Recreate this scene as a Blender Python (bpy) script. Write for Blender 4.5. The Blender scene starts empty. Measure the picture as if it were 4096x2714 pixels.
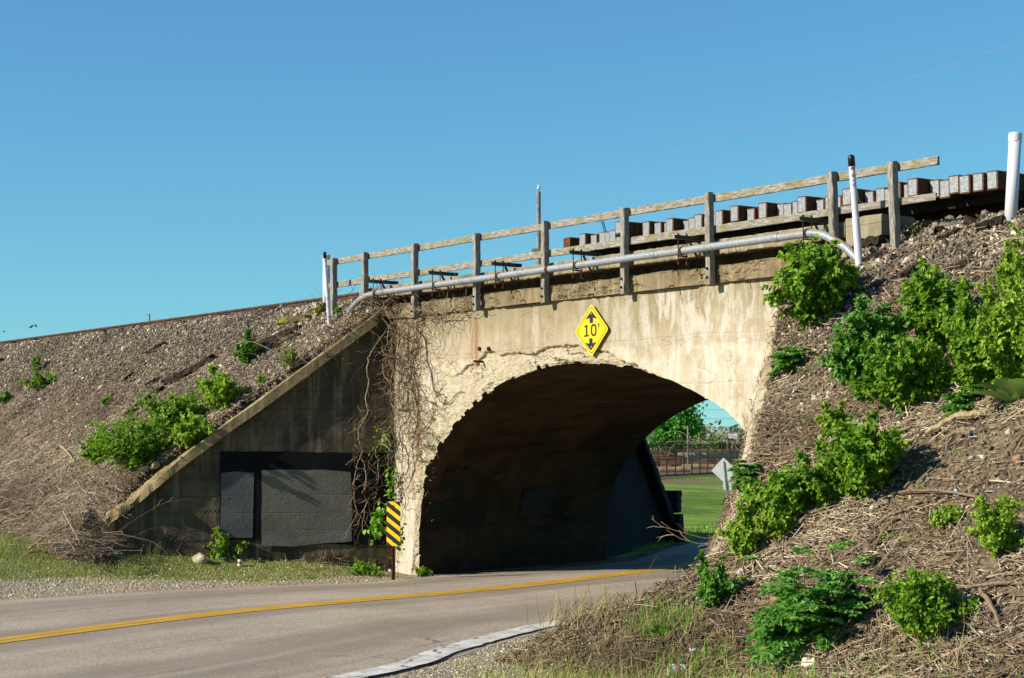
import bpy, math, random
import numpy as np
from mathutils import Vector

# ------------------------------------------------------------------ camera, sky, sun, exposure
SC = bpy.context.scene
COL = SC.collection
PW, PH, F, H = 4096.0, 2714.0, 7000.0, 2.15      # photo size, focal length in photo pixels, eye height (m)
PITCH = math.atan((1786 - PH / 2) / F)
cam = bpy.data.cameras.new('camera'); camo = bpy.data.objects.new('camera', cam); COL.objects.link(camo)
cam.sensor_width = 36.0; cam.lens = F / PW * 36.0; cam.clip_start = 0.5; cam.clip_end = 9000
camo.location = (0, 0, H); camo.rotation_euler = (math.pi / 2 + PITCH, 0, 0)
SC.camera = camo
SUN_EL = math.radians(28.0); SUN_H = (0.950, 0.311)       # the way the light travels, seen from above
wd_ = bpy.data.worlds.new('World'); SC.world = wd_; wd_.use_nodes = True
wn = wd_.node_tree; bg = wn.nodes['Background']; sky = wn.nodes.new('ShaderNodeTexSky')
sky.sky_type = 'NISHITA'; sky.sun_disc = False; sky.sun_elevation = SUN_EL
sky.sun_rotation = math.atan2(-SUN_H[0], -SUN_H[1]); sky.altitude = 1200
sky.air_density = 1.0; sky.dust_density = 0.0; sky.ozone_density = 2.0
sat = wn.nodes.new('ShaderNodeMix'); sat.data_type = 'RGBA'; sat.blend_type = 'MULTIPLY'; sat.inputs[0].default_value = 1.0; sat.inputs[7].default_value = (0.57, 0.96, 1.08, 1.0)   # the camera's deep blue rendering of the whole sky
wn.links.new(sky.outputs[0], sat.inputs[6]); 
def vm(op, a, b):
    x = wn.nodes.new('ShaderNodeVectorMath'); x.operation = op
    for k, v in enumerate((a, b)):
        if hasattr(v, 'node'): wn.links.new(v, x.inputs[k])
        else: x.inputs[k].default_value = v
    return x.outputs[0]
roll = vm('DIVIDE', vm('MULTIPLY', sat.outputs[2], (1.10, 1.24, 2.00)), vm('ADD', vm('MULTIPLY', sat.outputs[2], (.193, .08, .20)), (1.0, 1.0, 1.0)))   # soft highlight roll-off, the same for the whole sky
wn.links.new(roll, bg.inputs[0]); bg.inputs[1].default_value = 0.082
sl = bpy.data.lights.new('sun', 'SUN'); sl.energy = 5.0; sl.angle = math.radians(0.53); sl.color = (1.0, 0.925, 0.80)
so = bpy.data.objects.new('sun', sl); COL.objects.link(so)
_c = math.cos(SUN_EL)
so.rotation_euler = Vector((SUN_H[0] * _c, SUN_H[1] * _c, -math.sin(SUN_EL))).to_track_quat('-Z', 'Y').to_euler()
so.location = (-40, -20, 40)
SC.view_settings.view_transform = 'Standard'; SC.view_settings.look = 'None'
SC.view_settings.exposure = 0.7; SC.view_settings.gamma = 1.0; SC.view_settings.use_curve_mapping = False
SC.render.resolution_x = 1024; SC.render.resolution_y = 678

# ------------------------------------------------------------------ helpers
rng = np.random.default_rng(7)
random.seed(7)
A = np.array
def unit(v):
    v = np.asarray(v, float); return v / (np.linalg.norm(v, axis=-1, keepdims=True) + 1e-12)
def ray(u, v):
    a0, a2 = (u - PW / 2) / F, (PH / 2 - v) / F; c, s = math.cos(PITCH), math.sin(PITCH)
    return A([a0, c - a2 * s, s + a2 * c])
CAM = A([0, 0, H])
def G(u, v, z=0.0):
    r = ray(u, v); return CAM + r * ((z - H) / r[2])
def at(u, v, Y):
    r = ray(u, v); return CAM + r * (Y / r[1])
def proj(P):
    P = np.asarray(P, float); d = P - CAM; c, s = math.cos(PITCH), math.sin(PITCH)
    y = d[..., 1] * c + d[..., 2] * s; z = -d[..., 1] * s + d[..., 2] * c
    return PW / 2 + F * d[..., 0] / y, PH / 2 - F * z / y
D_ = ray(-3057, 1786); D_[2] = 0; D_ = unit(D_)
E1 = -D_; E2 = A([-E1[1], E1[0], 0.0]); E3 = A([0, 0, 1.0])
O = G(1640, 2300)
def wd(s, t, z):
    s, t, z = np.broadcast_arrays(np.asarray(s, float), np.asarray(t, float), np.asarray(z, float))
    return O + s[..., None] * E1 + t[..., None] * E2 + z[..., None] * E3
def st(x, y):
    dx, dy = np.asarray(x) - O[0], np.asarray(y) - O[1]
    return dx * E1[0] + dy * E1[1], dx * E2[0] + dy * E2[1]
def onwall(u, v, off=0.0):
    r = ray(u, v); k = ((O - CAM) @ E2 + off) / (r @ E2); P = CAM + r * k
    return (P - O) @ E1, P[2]
def sstep(a, b, x):
    q = np.clip((np.asarray(x, float) - a) / (b - a), 0, 1); return q * q * (3 - 2 * q)

def _hash(ix, iy, iz, seed):
    h = (ix.astype(np.int64) * 374761393 + iy.astype(np.int64) * 668265263 + iz.astype(np.int64) * 2147483647 + seed * 974711) & 0xffffffff
    h = ((h ^ (h >> 13)) * 1274126177) & 0xffffffff
    h = ((h ^ (h >> 16)) * 2246822519) & 0xffffffff
    return ((h ^ (h >> 15)) & 0xffffff) / float(0xffffff)
def vnoise(p, seed=0):
    p = np.asarray(p, float); i = np.floor(p).astype(np.int64); f = p - i; f = f * f * (3 - 2 * f)
    x, y, z = i[..., 0], i[..., 1], i[..., 2]; r = 0
    for a in (0, 1):
        for b in (0, 1):
            for c in (0, 1):
                w = (f[..., 0] if a else 1 - f[..., 0]) * (f[..., 1] if b else 1 - f[..., 1]) * (f[..., 2] if c else 1 - f[..., 2])
                r = r + w * _hash(x + a, y + b, z + c, seed)
    return r * 2 - 1
def fbm(p, scale=1.0, octv=4, seed=0, gain=0.5):
    p = np.asarray(p, float) * scale; r = 0; a = 1.0; tot = 0
    for k in range(octv):
        r = r + a * vnoise(p + 17.3 * k, seed + k); tot += a; a *= gain; p = p * 2.03
    return r / tot
def p2(x, y):
    x, y = np.broadcast_arrays(np.asarray(x, float), np.asarray(y, float))
    return np.stack([x, y, np.zeros_like(x)], -1)

def mesh_data(name, V, Fs, smooth=False, attrs=None):
    V = np.asarray(V, float).reshape(-1, 3)
    if isinstance(Fs, np.ndarray): Fs = [Fs]
    me = bpy.data.meshes.new(name)
    loops = []; starts = []; tot = 0
    for f in Fs:
        if isinstance(f, np.ndarray) and f.ndim == 2:
            n, k = f.shape; loops.append(f.reshape(-1)); starts.append(tot + np.arange(n) * k); tot += n * k
        else:
            f = np.asarray(f, int).reshape(-1); loops.append(f); starts.append(A([tot])); tot += len(f)
    loops = np.concatenate(loops).astype(np.int32); starts = np.concatenate(starts).astype(np.int32)
    me.vertices.add(len(V)); me.vertices.foreach_set('co', V.astype(np.float32).reshape(-1))
    me.loops.add(len(loops)); me.loops.foreach_set('vertex_index', loops)
    me.polygons.add(len(starts)); me.polygons.foreach_set('loop_start', starts)
    me.polygons.foreach_set('use_smooth', np.full(len(starts), bool(smooth)))
    for k, a in (attrs or {}).items():
        at_ = me.attributes.new(k, 'FLOAT', 'POINT'); at_.data.foreach_set('value', np.asarray(a, np.float32))
    me.update(calc_edges=True); me.validate()
    return me
def link(name, me, mat, parent=None, loc=None):
    o = bpy.data.objects.new(name, me); COL.objects.link(o)
    if mat is not None:
        if len(me.materials) == 0: me.materials.append(mat)
    if parent is not None: o.parent = parent
    if loc is not None: o.location = loc
    return o
def tag(o, label=None, cat=None, group=None, kind=None):
    if label: o['label'] = label
    if cat: o['category'] = cat
    if group: o['group'] = group
    if kind: o['kind'] = kind
    return o
def thing(name, label, cat, loc, group=None):
    o = bpy.data.objects.new(name, None); COL.objects.link(o); o.location = tuple(float(q) for q in loc); o.empty_display_size = 0.1
    return tag(o, label, cat, group)

class MB:
    """collects pieces given in world space; build() links them as one mesh"""
    def __init__(s): s.V = []; s.F = []; s.n = 0; s.T = []
    def add(s, V, Fs, tint=0.5):
        V = np.asarray(V, float).reshape(-1, 3)
        if isinstance(Fs, np.ndarray): Fs = [Fs]
        for f in Fs: s.F.append(np.asarray(f, int) + s.n)
        s.V.append(V); s.n += len(V); s.T.append(np.broadcast_to(np.asarray(tint, float), (len(V),)))
        return s
    def build(s, name, mat, parent=None, smooth=False, kind=None, label=None):
        V = np.concatenate(s.V)
        base = A(parent.location) if parent is not None and parent.parent is None else (A(parent.parent.location) if parent is not None else np.zeros(3))
        me = mesh_data(name, V - base, s.F, smooth, {'tint': np.concatenate(s.T)})
        o = link(name, me, mat, parent)
        if kind: o['kind'] = kind
        if label: o['label'] = label
        return o

def box(c, hx, hy, hz):
    c, hx, hy, hz = [np.asarray(q, float) for q in (c, hx, hy, hz)]
    V = A([c + a * hx + b * hy + d * hz for d in (-1, 1) for b in (-1, 1) for a in (-1, 1)])
    Fq = A([[0, 2, 3, 1], [4, 5, 7, 6], [0, 1, 5, 4], [2, 6, 7, 3], [0, 4, 6, 2], [1, 3, 7, 5]])
    if np.dot(np.cross(hx, hy), hz) < 0: Fq = Fq[:, ::-1]
    return V, Fq
def fbox(s0, s1, t0, t1, z0, z1):
    return box(wd((s0 + s1) / 2, (t0 + t1) / 2, (z0 + z1) / 2), E1 * (s1 - s0) / 2, E2 * (t1 - t0) / 2, E3 * (z1 - z0) / 2)
def sweep(rings, closed_ends=True):
    """rings: (m,n,3) closed cross-sections"""
    R = np.asarray(rings, float); m, n, _ = R.shape; i = np.arange(m - 1)[:, None] * n; j = np.arange(n)[None, :]; k = (j + 1) % n
    Q = np.stack([i + j, i + k, i + n + k, i + n + j], -1).reshape(-1, 4)
    Fs = [Q]
    if closed_ends: Fs += [np.arange(n)[::-1], (m - 1) * n + np.arange(n)]
    return R.reshape(-1, 3), Fs
def beam(p0, p1, w, h, up=(0, 0, 1), nseg=6, jit=0.0, bev=0.008, seed=0, taper=None, endjit=0.0):
    p0, p1 = np.asarray(p0, float), np.asarray(p1, float); d = unit(p1 - p0); up = np.asarray(up, float)
    x = unit(np.cross(d, up)); y = np.cross(x, d); r = np.random.default_rng(seed + 1000)
    a, b = w / 2, h / 2
    cs = A([[-a + bev, -b], [a - bev, -b], [a, -b + bev], [a, b - bev], [a - bev, b], [-a + bev, b], [-a, b - bev], [-a, -b + bev]])
    L = np.linalg.norm(p1 - p0); rings = []
    for i in range(nseg + 1):
        q = i / nseg; k = 1.0 if taper is None else 1 + (taper - 1) * q
        c = p0 + d * L * q; cc = cs * k + r.normal(0, jit, cs.shape)
        off = np.zeros(8)
        if endjit and i in (0, nseg): off = r.normal(0, endjit, 8)
        rings.append(c + cc[:, :1] * x + cc[:, 1:] * y + off[:, None] * d)
    return sweep(rings)
def tube(P, R, n=6, caps=True):
    P = np.asarray(P, float); m = len(P); R = np.broadcast_to(np.asarray(R, float), (m,))
    T = np.gradient(P, axis=0); T = unit(T)
    nrm = np.cross(T[0], A([0.31, 0.2, 0.93])); nrm = unit(nrm); rings = []
    ang = np.arange(n) * 2 * math.pi / n
    for i in range(m):
        nrm = unit(nrm - T[i] * (nrm @ T[i])); b = np.cross(T[i], nrm)
        rings.append(P[i] + R[i] * (np.cos(ang)[:, None] * nrm + np.sin(ang)[:, None] * b))
    return sweep(rings, caps)
def lathe(prof, base, axis=(0, 0, 1), n=16):
    axis = unit(axis); x = unit(np.cross(axis, A([0.3, 0.91, 0.2]))); y = np.cross(axis, x); ang = np.arange(n) * 2 * math.pi / n
    rings = [np.asarray(base, float) + axis * z + r * (np.cos(ang)[:, None] * x + np.sin(ang)[:, None] * y) for r, z in prof]
    return sweep(rings)
def prism(poly, o, ex, ey, en, d0, d1):
    poly = np.asarray(poly, float); n = len(poly); o, ex, ey, en = [np.asarray(q, float) for q in (o, ex, ey, en)]
    P = o + poly[:, :1] * ex + poly[:, 1:2] * ey
    V = np.concatenate([P + en * d0, P + en * d1]); i = np.arange(n); j = (i + 1) % n
    return V, [np.stack([i, j, j + n, i + n], -1), i[::-1], i + n]
def ringprism(po, pi, o, ex, ey, en, d0, d1):
    po, pi = np.asarray(po, float), np.asarray(pi, float); n = len(po)
    o, ex, ey, en = [np.asarray(q, float) for q in (o, ex, ey, en)]
    f = lambda p, d: o + p[:, :1] * ex + p[:, 1:2] * ey + en * d
    V = np.concatenate([f(po, d0), f(po, d1), f(pi, d0), f(pi, d1)]); i = np.arange(n); j = (i + 1) % n
    return V, [np.concatenate([np.stack([i, j, j + n, i + n], -1), np.stack([n + i, n + j, 3 * n + j, 3 * n + i], -1), np.stack([3 * n + i, 3 * n + j, 2 * n + j, 2 * n + i], -1)])]
def grid_faces(m, n):
    i = np.arange(m - 1)[:, None] * n; j = np.arange(n - 1)[None, :]
    return np.stack([i + j, i + j + 1, i + n + j + 1, i + n + j], -1).reshape(-1, 4)
def inst(bV, bF, M, pos):
    """many copies of a small base mesh: M (N,3,3) columns are the base's x,y,z axes"""
    N = len(pos); k = len(bV)
    V = np.einsum('nij,kj->nki', M, bV) + np.asarray(pos)[:, None, :]
    Fi = (np.asarray(bF)[None] + (np.arange(N) * k)[:, None, None]).reshape(-1, np.asarray(bF).shape[1])
    return V.reshape(-1, 3), Fi
def rand_rot(n, r=rng):
    q = unit(r.normal(size=(n, 4))); w, x, y, z = q.T
    return np.stack([np.stack([1 - 2 * (y * y + z * z), 2 * (x * y - z * w), 2 * (x * z + y * w)], -1),
                     np.stack([2 * (x * y + z * w), 1 - 2 * (x * x + z * z), 2 * (y * z - x * w)], -1),
                     np.stack([2 * (x * z - y * w), 2 * (y * z + x * w), 1 - 2 * (x * x + y * y)], -1)], 1)
def frames(ydir, zhint):
    y = unit(ydir); x = unit(np.cross(y, zhint)); z = np.cross(x, y); return np.stack([x, y, z], -1)
_g = (1 + 5 ** .5) / 2
ICO_V = unit(A([[-1, _g, 0], [1, _g, 0], [-1, -_g, 0], [1, -_g, 0], [0, -1, _g], [0, 1, _g], [0, -1, -_g], [0, 1, -_g], [_g, 0, -1], [_g, 0, 1], [-_g, 0, -1], [-_g, 0, 1]]))
ICO_F = A([[0, 11, 5], [0, 5, 1], [0, 1, 7], [0, 7, 10], [0, 10, 11], [1, 5, 9], [5, 11, 4], [11, 10, 2], [10, 7, 6], [7, 1, 8], [3, 9, 4], [3, 4, 2], [3, 2, 6], [3, 6, 8], [3, 8, 9], [4, 9, 5], [2, 4, 11], [6, 2, 10], [8, 6, 7], [9, 8, 1]])
LEAF_V = A([[0, 0, 0], [.27, .30, .05], [.20, .68, .03], [0, 1, -.10], [-.20, .68, .03], [-.27, .30, .05]]); LEAF_F = A([[0, 1, 2, 3], [0, 3, 4, 5]])
BLADE_V = A([[-.5, 0, 0], [.5, 0, 0], [.36, .14, .55], [-.36, .14, .55], [0, .45, 1.0]]); BLADE_F = A([[0, 1, 2], [0, 2, 3], [3, 2, 4]])
STALK_V = A([[-.5, -.5, 0], [0, -.5, .5], [.5, -.5, 0], [-.5, 0, .12], [0, 0, .62], [.5, 0, .12], [-.4, .5, 0], [0, .5, .4], [.4, .5, 0]])
STALK_F = A([[0, 1, 4, 3], [1, 2, 5, 4], [3, 4, 7, 6], [4, 5, 8, 7]])
def ordinal(n):
    w = ['first', 'second', 'third', 'fourth', 'fifth', 'sixth', 'seventh', 'eighth', 'ninth', 'tenth', 'eleventh', 'twelfth', 'thirteenth', 'fourteenth', 'fifteenth', 'sixteenth', 'seventeenth', 'eighteenth', 'nineteenth', 'twentieth']
    if n < 20: return w[n]
    tens = {2: 'twenty', 3: 'thirty', 4: 'forty'}[(n + 1) // 10]; r = (n + 1) % 10
    return (tens + '-' + w[r - 1]) if r else tens[:-1] + 'ieth'

# ------------------------------------------------------------------ materials
def srgb(h):
    v = [int(h[i:i + 2], 16) / 255 for i in (0, 2, 4)]
    return tuple((x / 12.92 if x <= .04045 else ((x + .055) / 1.055) ** 2.4) for x in v) + (1.0,)
class Mat:
    def __init__(s, name):
        s.m = bpy.data.materials.new(name); s.m.use_nodes = True; s.t = s.m.node_tree; s.b = s.t.nodes['Principled BSDF']
        s.out = s.t.nodes['Material Output']; s._geo = None
    def n(s, ty, **kw):
        x = s.t.nodes.new('ShaderNode' + ty)
        for k, v in kw.items(): setattr(x, k, v)
        return x
    def set(s, sock, v):
        if hasattr(v, 'node'): s.t.links.new(v, sock)
        else: sock.default_value = v
    def pos(s, obj=False):
        if obj: return s.n('TexCoord').outputs['Object']
        if s._geo is None: s._geo = s.n('NewGeometry')
        return s._geo.outputs['Position']
    def map(s, vec, scale=(1, 1, 1), loc=(0, 0, 0), rot=(0, 0, 0)):
        m = s.n('Mapping'); s.set(m.inputs[0], vec); m.inputs['Scale'].default_value = scale; m.inputs['Location'].default_value = loc; m.inputs['Rotation'].default_value = rot
        return m.outputs[0]
    def noise(s, vec, scale, detail=4, rough=.55, dist=0.0):
        x = s.n('TexNoise'); s.set(x.inputs['Vector'], vec); x.inputs['Scale'].default_value = scale; x.inputs['Detail'].default_value = detail
        x.inputs['Roughness'].default_value = rough; x.inputs['Distortion'].default_value = dist; return x.outputs[0]
    def voro(s, vec, scale, feature='F1', out=0, rnd=1.0):
        x = s.n('TexVoronoi', feature=feature); s.set(x.inputs['Vector'], vec); x.inputs['Scale'].default_value = scale; x.inputs['Randomness'].default_value = rnd; return x.outputs[out]
    def rng(s, v, a, b, c=0.0, d=1.0):
        x = s.n('MapRange', interpolation_type='SMOOTHSTEP'); s.set(x.inputs[0], v)
        for i, q in enumerate((a, b, c, d)): x.inputs[i + 1].default_value = q
        return x.outputs[0]
    def mix(s, f, a, b, mode='MIX'):
        x = s.n('Mix', data_type='RGBA', blend_type=mode); s.set(x.inputs[0], f); s.set(x.inputs[6], a); s.set(x.inputs[7], b); return x.outputs[2]
    def math(s, op, a, b=0.0):
        x = s.n('Math', operation=op); s.set(x.inputs[0], a); s.set(x.inputs[1], b); return x.outputs[0]
    def attr(s, name):
        x = s.n('Attribute'); x.attribute_name = name; return x.outputs['Fac']
    def sep(s, vec):
        x = s.n('SeparateXYZ'); s.set(x.inputs[0], vec); return x.outputs
    def comb(s, x_, y_, z_):
        x = s.n('CombineXYZ'); s.set(x.inputs[0], x_); s.set(x.inputs[1], y_); s.set(x.inputs[2], z_); return x.outputs[0]
    def bump(s, h, strength=.5, dist=.02):
        x = s.n('Bump'); s.set(x.inputs['Height'], h); x.inputs['Strength'].default_value = strength; x.inputs['Distance'].default_value = dist
        s.t.links.new(x.outputs[0], s.b.inputs['Normal']); return x
    def fin(s, col, rough=.9, spec=.3, metal=0.0):
        s.set(s.b.inputs['Base Color'], col); s.set(s.b.inputs['Roughness'], rough); s.b.inputs['Specular IOR Level'].default_value = spec; s.b.inputs['Metallic'].default_value = metal
        return s.m
    def bridge_uv(s):
        """(s,t,z) coordinates of the bridge"""
        m = s.n('VectorMath', operation='SUBTRACT'); s.set(m.inputs[0], s.pos()); m.inputs[1].default_value = tuple(O)
        def dot(e):
            d = s.n('VectorMath', operation='DOT_PRODUCT'); s.set(d.inputs[0], m.outputs[0]); d.inputs[1].default_value = tuple(e); return d.outputs['Value']
        return dot(E1), dot(E2), s.sep(s.pos())[2]

def mat_plain(name, col, rough=.6, spec=.4, metal=0.0, var=.12, sc=25.0):
    m = Mat(name); c = srgb(col); n = m.noise(m.pos(True), sc, 5)
    dark = tuple(x * (1 - 2.2 * var) for x in c[:3]) + (1,); lite = tuple(min(1, x * (1 + var)) for x in c[:3]) + (1,)
    return m.fin(m.mix(m.rng(n, .3, .7), dark, lite), rough, spec, metal)
def mat_leaf(name, c0, c1, trans=.3, rough=.5):
    m = Mat(name); t = m.attr('tint'); col = m.mix(t, srgb(c0), srgb(c1)); m.fin(col, rough, .25)
    tr = m.n('BsdfTranslucent'); br = m.mix(1.0, col, (1.15, 1.25, .6, 1), 'MULTIPLY'); m.set(tr.inputs[0], br)
    mx = m.n('MixShader'); mx.inputs[0].default_value = trans; m.t.links.new(m.b.outputs[0], mx.inputs[1]); m.t.links.new(tr.outputs[0], mx.inputs[2]); m.t.links.new(mx.outputs[0], m.out.inputs[0])
    return m.m
def mat_tint(name, stops, rough=.9, spec=.2, sc=60.0, amt=.35):
    """colour picked per piece by its tint, with some grain"""
    m = Mat(name); r = m.n('ValToRGB'); m.set(r.inputs[0], m.attr('tint')); el = r.color_ramp.elements
    while len(el) < len(stops): el.new(.5)
    for e, (p, c) in zip(el, stops): e.position = p; e.color = srgb(c)
    n = m.noise(m.pos(), sc, 4); f = m.rng(n, .25, .75, 1 - amt, 1 + amt * .5)
    return m.fin(m.mix(1.0, r.outputs[0], m.comb(f, f, f), 'MULTIPLY'), rough, spec)
def mat_wood(name, c0, c1, moss=None, axis_scale=(1, 1, 1), mossamt=.35):
    """weathered timber with grain along the local long axis, given by small scale on that axis"""
    m = Mat(name); p = m.map(m.pos(), axis_scale); n = m.noise(p, 9, 8, .65, .6); g = m.noise(m.map(m.pos(), tuple(a * 3 for a in axis_scale)), 22, 4, .6)
    c = m.mix(m.rng(n, .32, .68), srgb(c0), srgb(c1)); c = m.mix(m.rng(g, .52, .72), c, tuple(x * .30 for x in srgb(c0)[:3]) + (1,))
    if moss: c = m.mix(m.math('MULTIPLY', m.rng(m.noise(m.pos(), 3.1, 5, .6), .50, .62), mossamt), c, srgb(moss))
    m.bump(m.math('ADD', n, m.math('MULTIPLY', g, .7)), .5, .01)
    return m.fin(c, .88, .2)

def concrete_face():
    m = Mat('weathered_cream_concrete'); s, t, z = m.bridge_uv(); P = m.pos(); sp = m.attr('spall')
    base = m.mix(m.rng(m.noise(P, 1.1, 6, .6), .35, .65), srgb('a29276'), srgb('b6a98e'))
    base = m.mix(m.rng(m.noise(P, 5.0, 6, .65), .42, .68), base, srgb('beb49d'))
    streak = m.noise(m.comb(m.math('MULTIPLY', s, 5.5), t, m.math('MULTIPLY', z, .55)), 1.0, 7, .65, .3)
    base = m.mix(m.math('MULTIPLY', m.rng(streak, .48, .68), .75), base, srgb('c8c0b0'))
    streak2 = m.noise(m.comb(m.math('MULTIPLY', s, 7.0), 3.0, m.math('MULTIPLY', z, .8)), 1.0, 7, .6, .3)
    top = m.rng(z, 3.35, 4.35)
    grime = m.math('MULTIPLY', m.rng(m.math('ADD', streak2, m.math('MULTIPLY', top, .26)), .52, .78), m.math('ADD', .08, m.math('MULTIPLY', top, .55)))
    base = m.mix(grime, base, srgb('6f6345'))
    # lift of concrete poured later, greyer and browner above the joint
    lift = m.rng(m.math('ADD', z, m.math('MULTIPLY', m.noise(P, 1.5, 3), .25)), 3.62, 3.70)
    base = m.mix(m.math('MULTIPLY', lift, .42), base, srgb('8b7d60'))
    # rust tears
    def rust(s0, z0, w, ln, amt):
        nz = m.noise(m.comb(m.math('MULTIPLY', s, 9.0), 7.0, m.math('MULTIPLY', z, 1.6)), 1.0, 6, .65, .4)
        a = m.rng(m.math('ABSOLUTE', m.math('SUBTRACT', m.math('ADD', s, m.math('MULTIPLY', m.noise(P, 2.0, 3), .12)), s0 + .06)), w, w * .15)
        b = m.rng(m.math('ABSOLUTE', m.math('SUBTRACT', z, z0)), ln, ln * .55)
        return m.math('MULTIPLY', m.math('MULTIPLY', m.math('MULTIPLY', a, b), m.rng(nz, .38, .60)), amt)
    for (s0, z0, w, ln, amt) in ((1.88, 3.72, .20, .60, .75), (.22, 2.45, .16, .75, .9), (.30, 1.2, .10, .95, .55), (1.3, 2.02, .05, .14, .9), (8.45, 2.6, .05, .5, .5), (.05, 3.6, .2, .6, .45)):
        base = m.mix(rust(s0, z0, w, ln, amt), base, srgb('8a5c34'))
    # white wash in drips, most of it over the right of the arch and down the left jamb
    ww = m.math('MULTIPLY', m.math('ADD', m.rng(s, 4.0, 6.8), m.math('MULTIPLY', m.rng(s, .55, .2), m.rng(z, 2.3, 1.6))), m.rng(m.noise(m.comb(m.math('MULTIPLY', s, 5.5), 1.0, m.math('MULTIPLY', z, 1.7)), 1.0, 8, .68, .6), .46, .60))
    base = m.mix(m.math('MULTIPLY', ww, .62), base, srgb('c6c0b4'))
    # broken concrete
    br = m.mix(m.rng(m.noise(P, 14, 6, .7), .35, .65), srgb('a3967a'), srgb('bbb096'))
    br = m.mix(m.rng(m.noise(m.comb(m.math('MULTIPLY', s, 7), m.math('MULTIPLY', t, 7), m.math('MULTIPLY', z, 22)), 1.0, 6, .7, .5), .54, .66, 0, .55), br, srgb('7d6746'))
    base = m.mix(m.math('MULTIPLY', m.rng(m.math('ADD', sp, m.math('MULTIPLY', m.math('SUBTRACT', m.noise(P, 9, 4), .5), .5)), .35, .65), .75), base, br)
    # wandering hairline cracks
    k1 = m.math('ABSOLUTE', m.math('SUBTRACT', m.noise(m.comb(m.math('MULTIPLY', s, .55), 2.0, m.math('MULTIPLY', z, 1.25)), 1.0, 6, .5, 0), .5)); k2 = m.math('ABSOLUTE', m.math('SUBTRACT', m.noise(m.comb(m.math('MULTIPLY', s, .9), 9.0, m.math('MULTIPLY', z, .8)), 1.0, 6, .5, 0), .53))
    ckm = m.math('MULTIPLY', m.math('MAXIMUM', m.rng(k1, .004, .0005), m.rng(k2, .003, .0005)), m.rng(m.noise(P, 1.3, 2), .52, .60))
    base = m.mix(m.math('MULTIPLY', ckm, .25), base, srgb('5a4730'))
    base = m.mix(m.math('MULTIPLY', m.rng(m.noise(m.comb(m.math('MULTIPLY', s, 1.6), 4.0, m.math('MULTIPLY', z, 1.9)), 1.0, 7, .66, .4), .52, .66), .34), base, srgb('84775a'))
    base = m.mix(1.0, base, (.93, .92, .925, 1), 'MULTIPLY')
    hb = m.math('ADD', m.math('MULTIPLY', m.noise(P, 30, 6, .7), 1.0), m.math('MULTIPLY', m.noise(P, 8, 5, .6), 1.2))
    hb = m.math('SUBTRACT', hb, m.math('MULTIPLY', ckm, .7))
    m.bump(hb, .55, .022)
    return m.fin(base, .93, .15)
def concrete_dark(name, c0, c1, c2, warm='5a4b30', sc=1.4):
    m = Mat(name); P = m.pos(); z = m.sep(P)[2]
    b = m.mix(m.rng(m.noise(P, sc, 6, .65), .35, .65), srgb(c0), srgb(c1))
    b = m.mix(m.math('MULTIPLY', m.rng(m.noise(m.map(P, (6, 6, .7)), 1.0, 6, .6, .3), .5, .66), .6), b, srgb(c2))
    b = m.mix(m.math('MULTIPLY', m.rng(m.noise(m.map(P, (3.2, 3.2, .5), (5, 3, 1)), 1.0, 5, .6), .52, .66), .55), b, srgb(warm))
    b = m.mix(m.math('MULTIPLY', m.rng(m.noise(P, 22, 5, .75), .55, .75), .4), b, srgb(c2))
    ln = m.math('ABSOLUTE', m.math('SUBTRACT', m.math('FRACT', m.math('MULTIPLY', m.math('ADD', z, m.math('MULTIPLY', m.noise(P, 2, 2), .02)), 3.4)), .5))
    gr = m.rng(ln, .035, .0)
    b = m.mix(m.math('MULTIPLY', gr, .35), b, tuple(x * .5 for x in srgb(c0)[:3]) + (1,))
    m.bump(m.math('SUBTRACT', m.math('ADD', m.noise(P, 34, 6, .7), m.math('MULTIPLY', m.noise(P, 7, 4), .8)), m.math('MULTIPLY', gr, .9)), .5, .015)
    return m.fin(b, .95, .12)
def paint(name, c0, c1):
    m = Mat(name); P = m.pos(); z = m.sep(P)[2]
    b = m.mix(m.rng(m.noise(P, 1.7, 5, .6), .3, .7), srgb(c0), srgb(c1)); b = m.mix(m.math('MULTIPLY', m.rng(m.noise(P, 40, 4, .7), .68, .74), .5), b, srgb('70706a'))
    ln = m.math('ABSOLUTE', m.math('SUBTRACT', m.math('FRACT', m.math('MULTIPLY', z, 3.4)), .5))
    m.bump(m.math('SUBTRACT', m.math('ADD', m.noise(P, 26, 5, .6), m.noise(P, 6, 3)), m.math('MULTIPLY', m.rng(ln, .04, 0), .8)), .45, .014)
    return m.fin(b, .8, .12)
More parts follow.
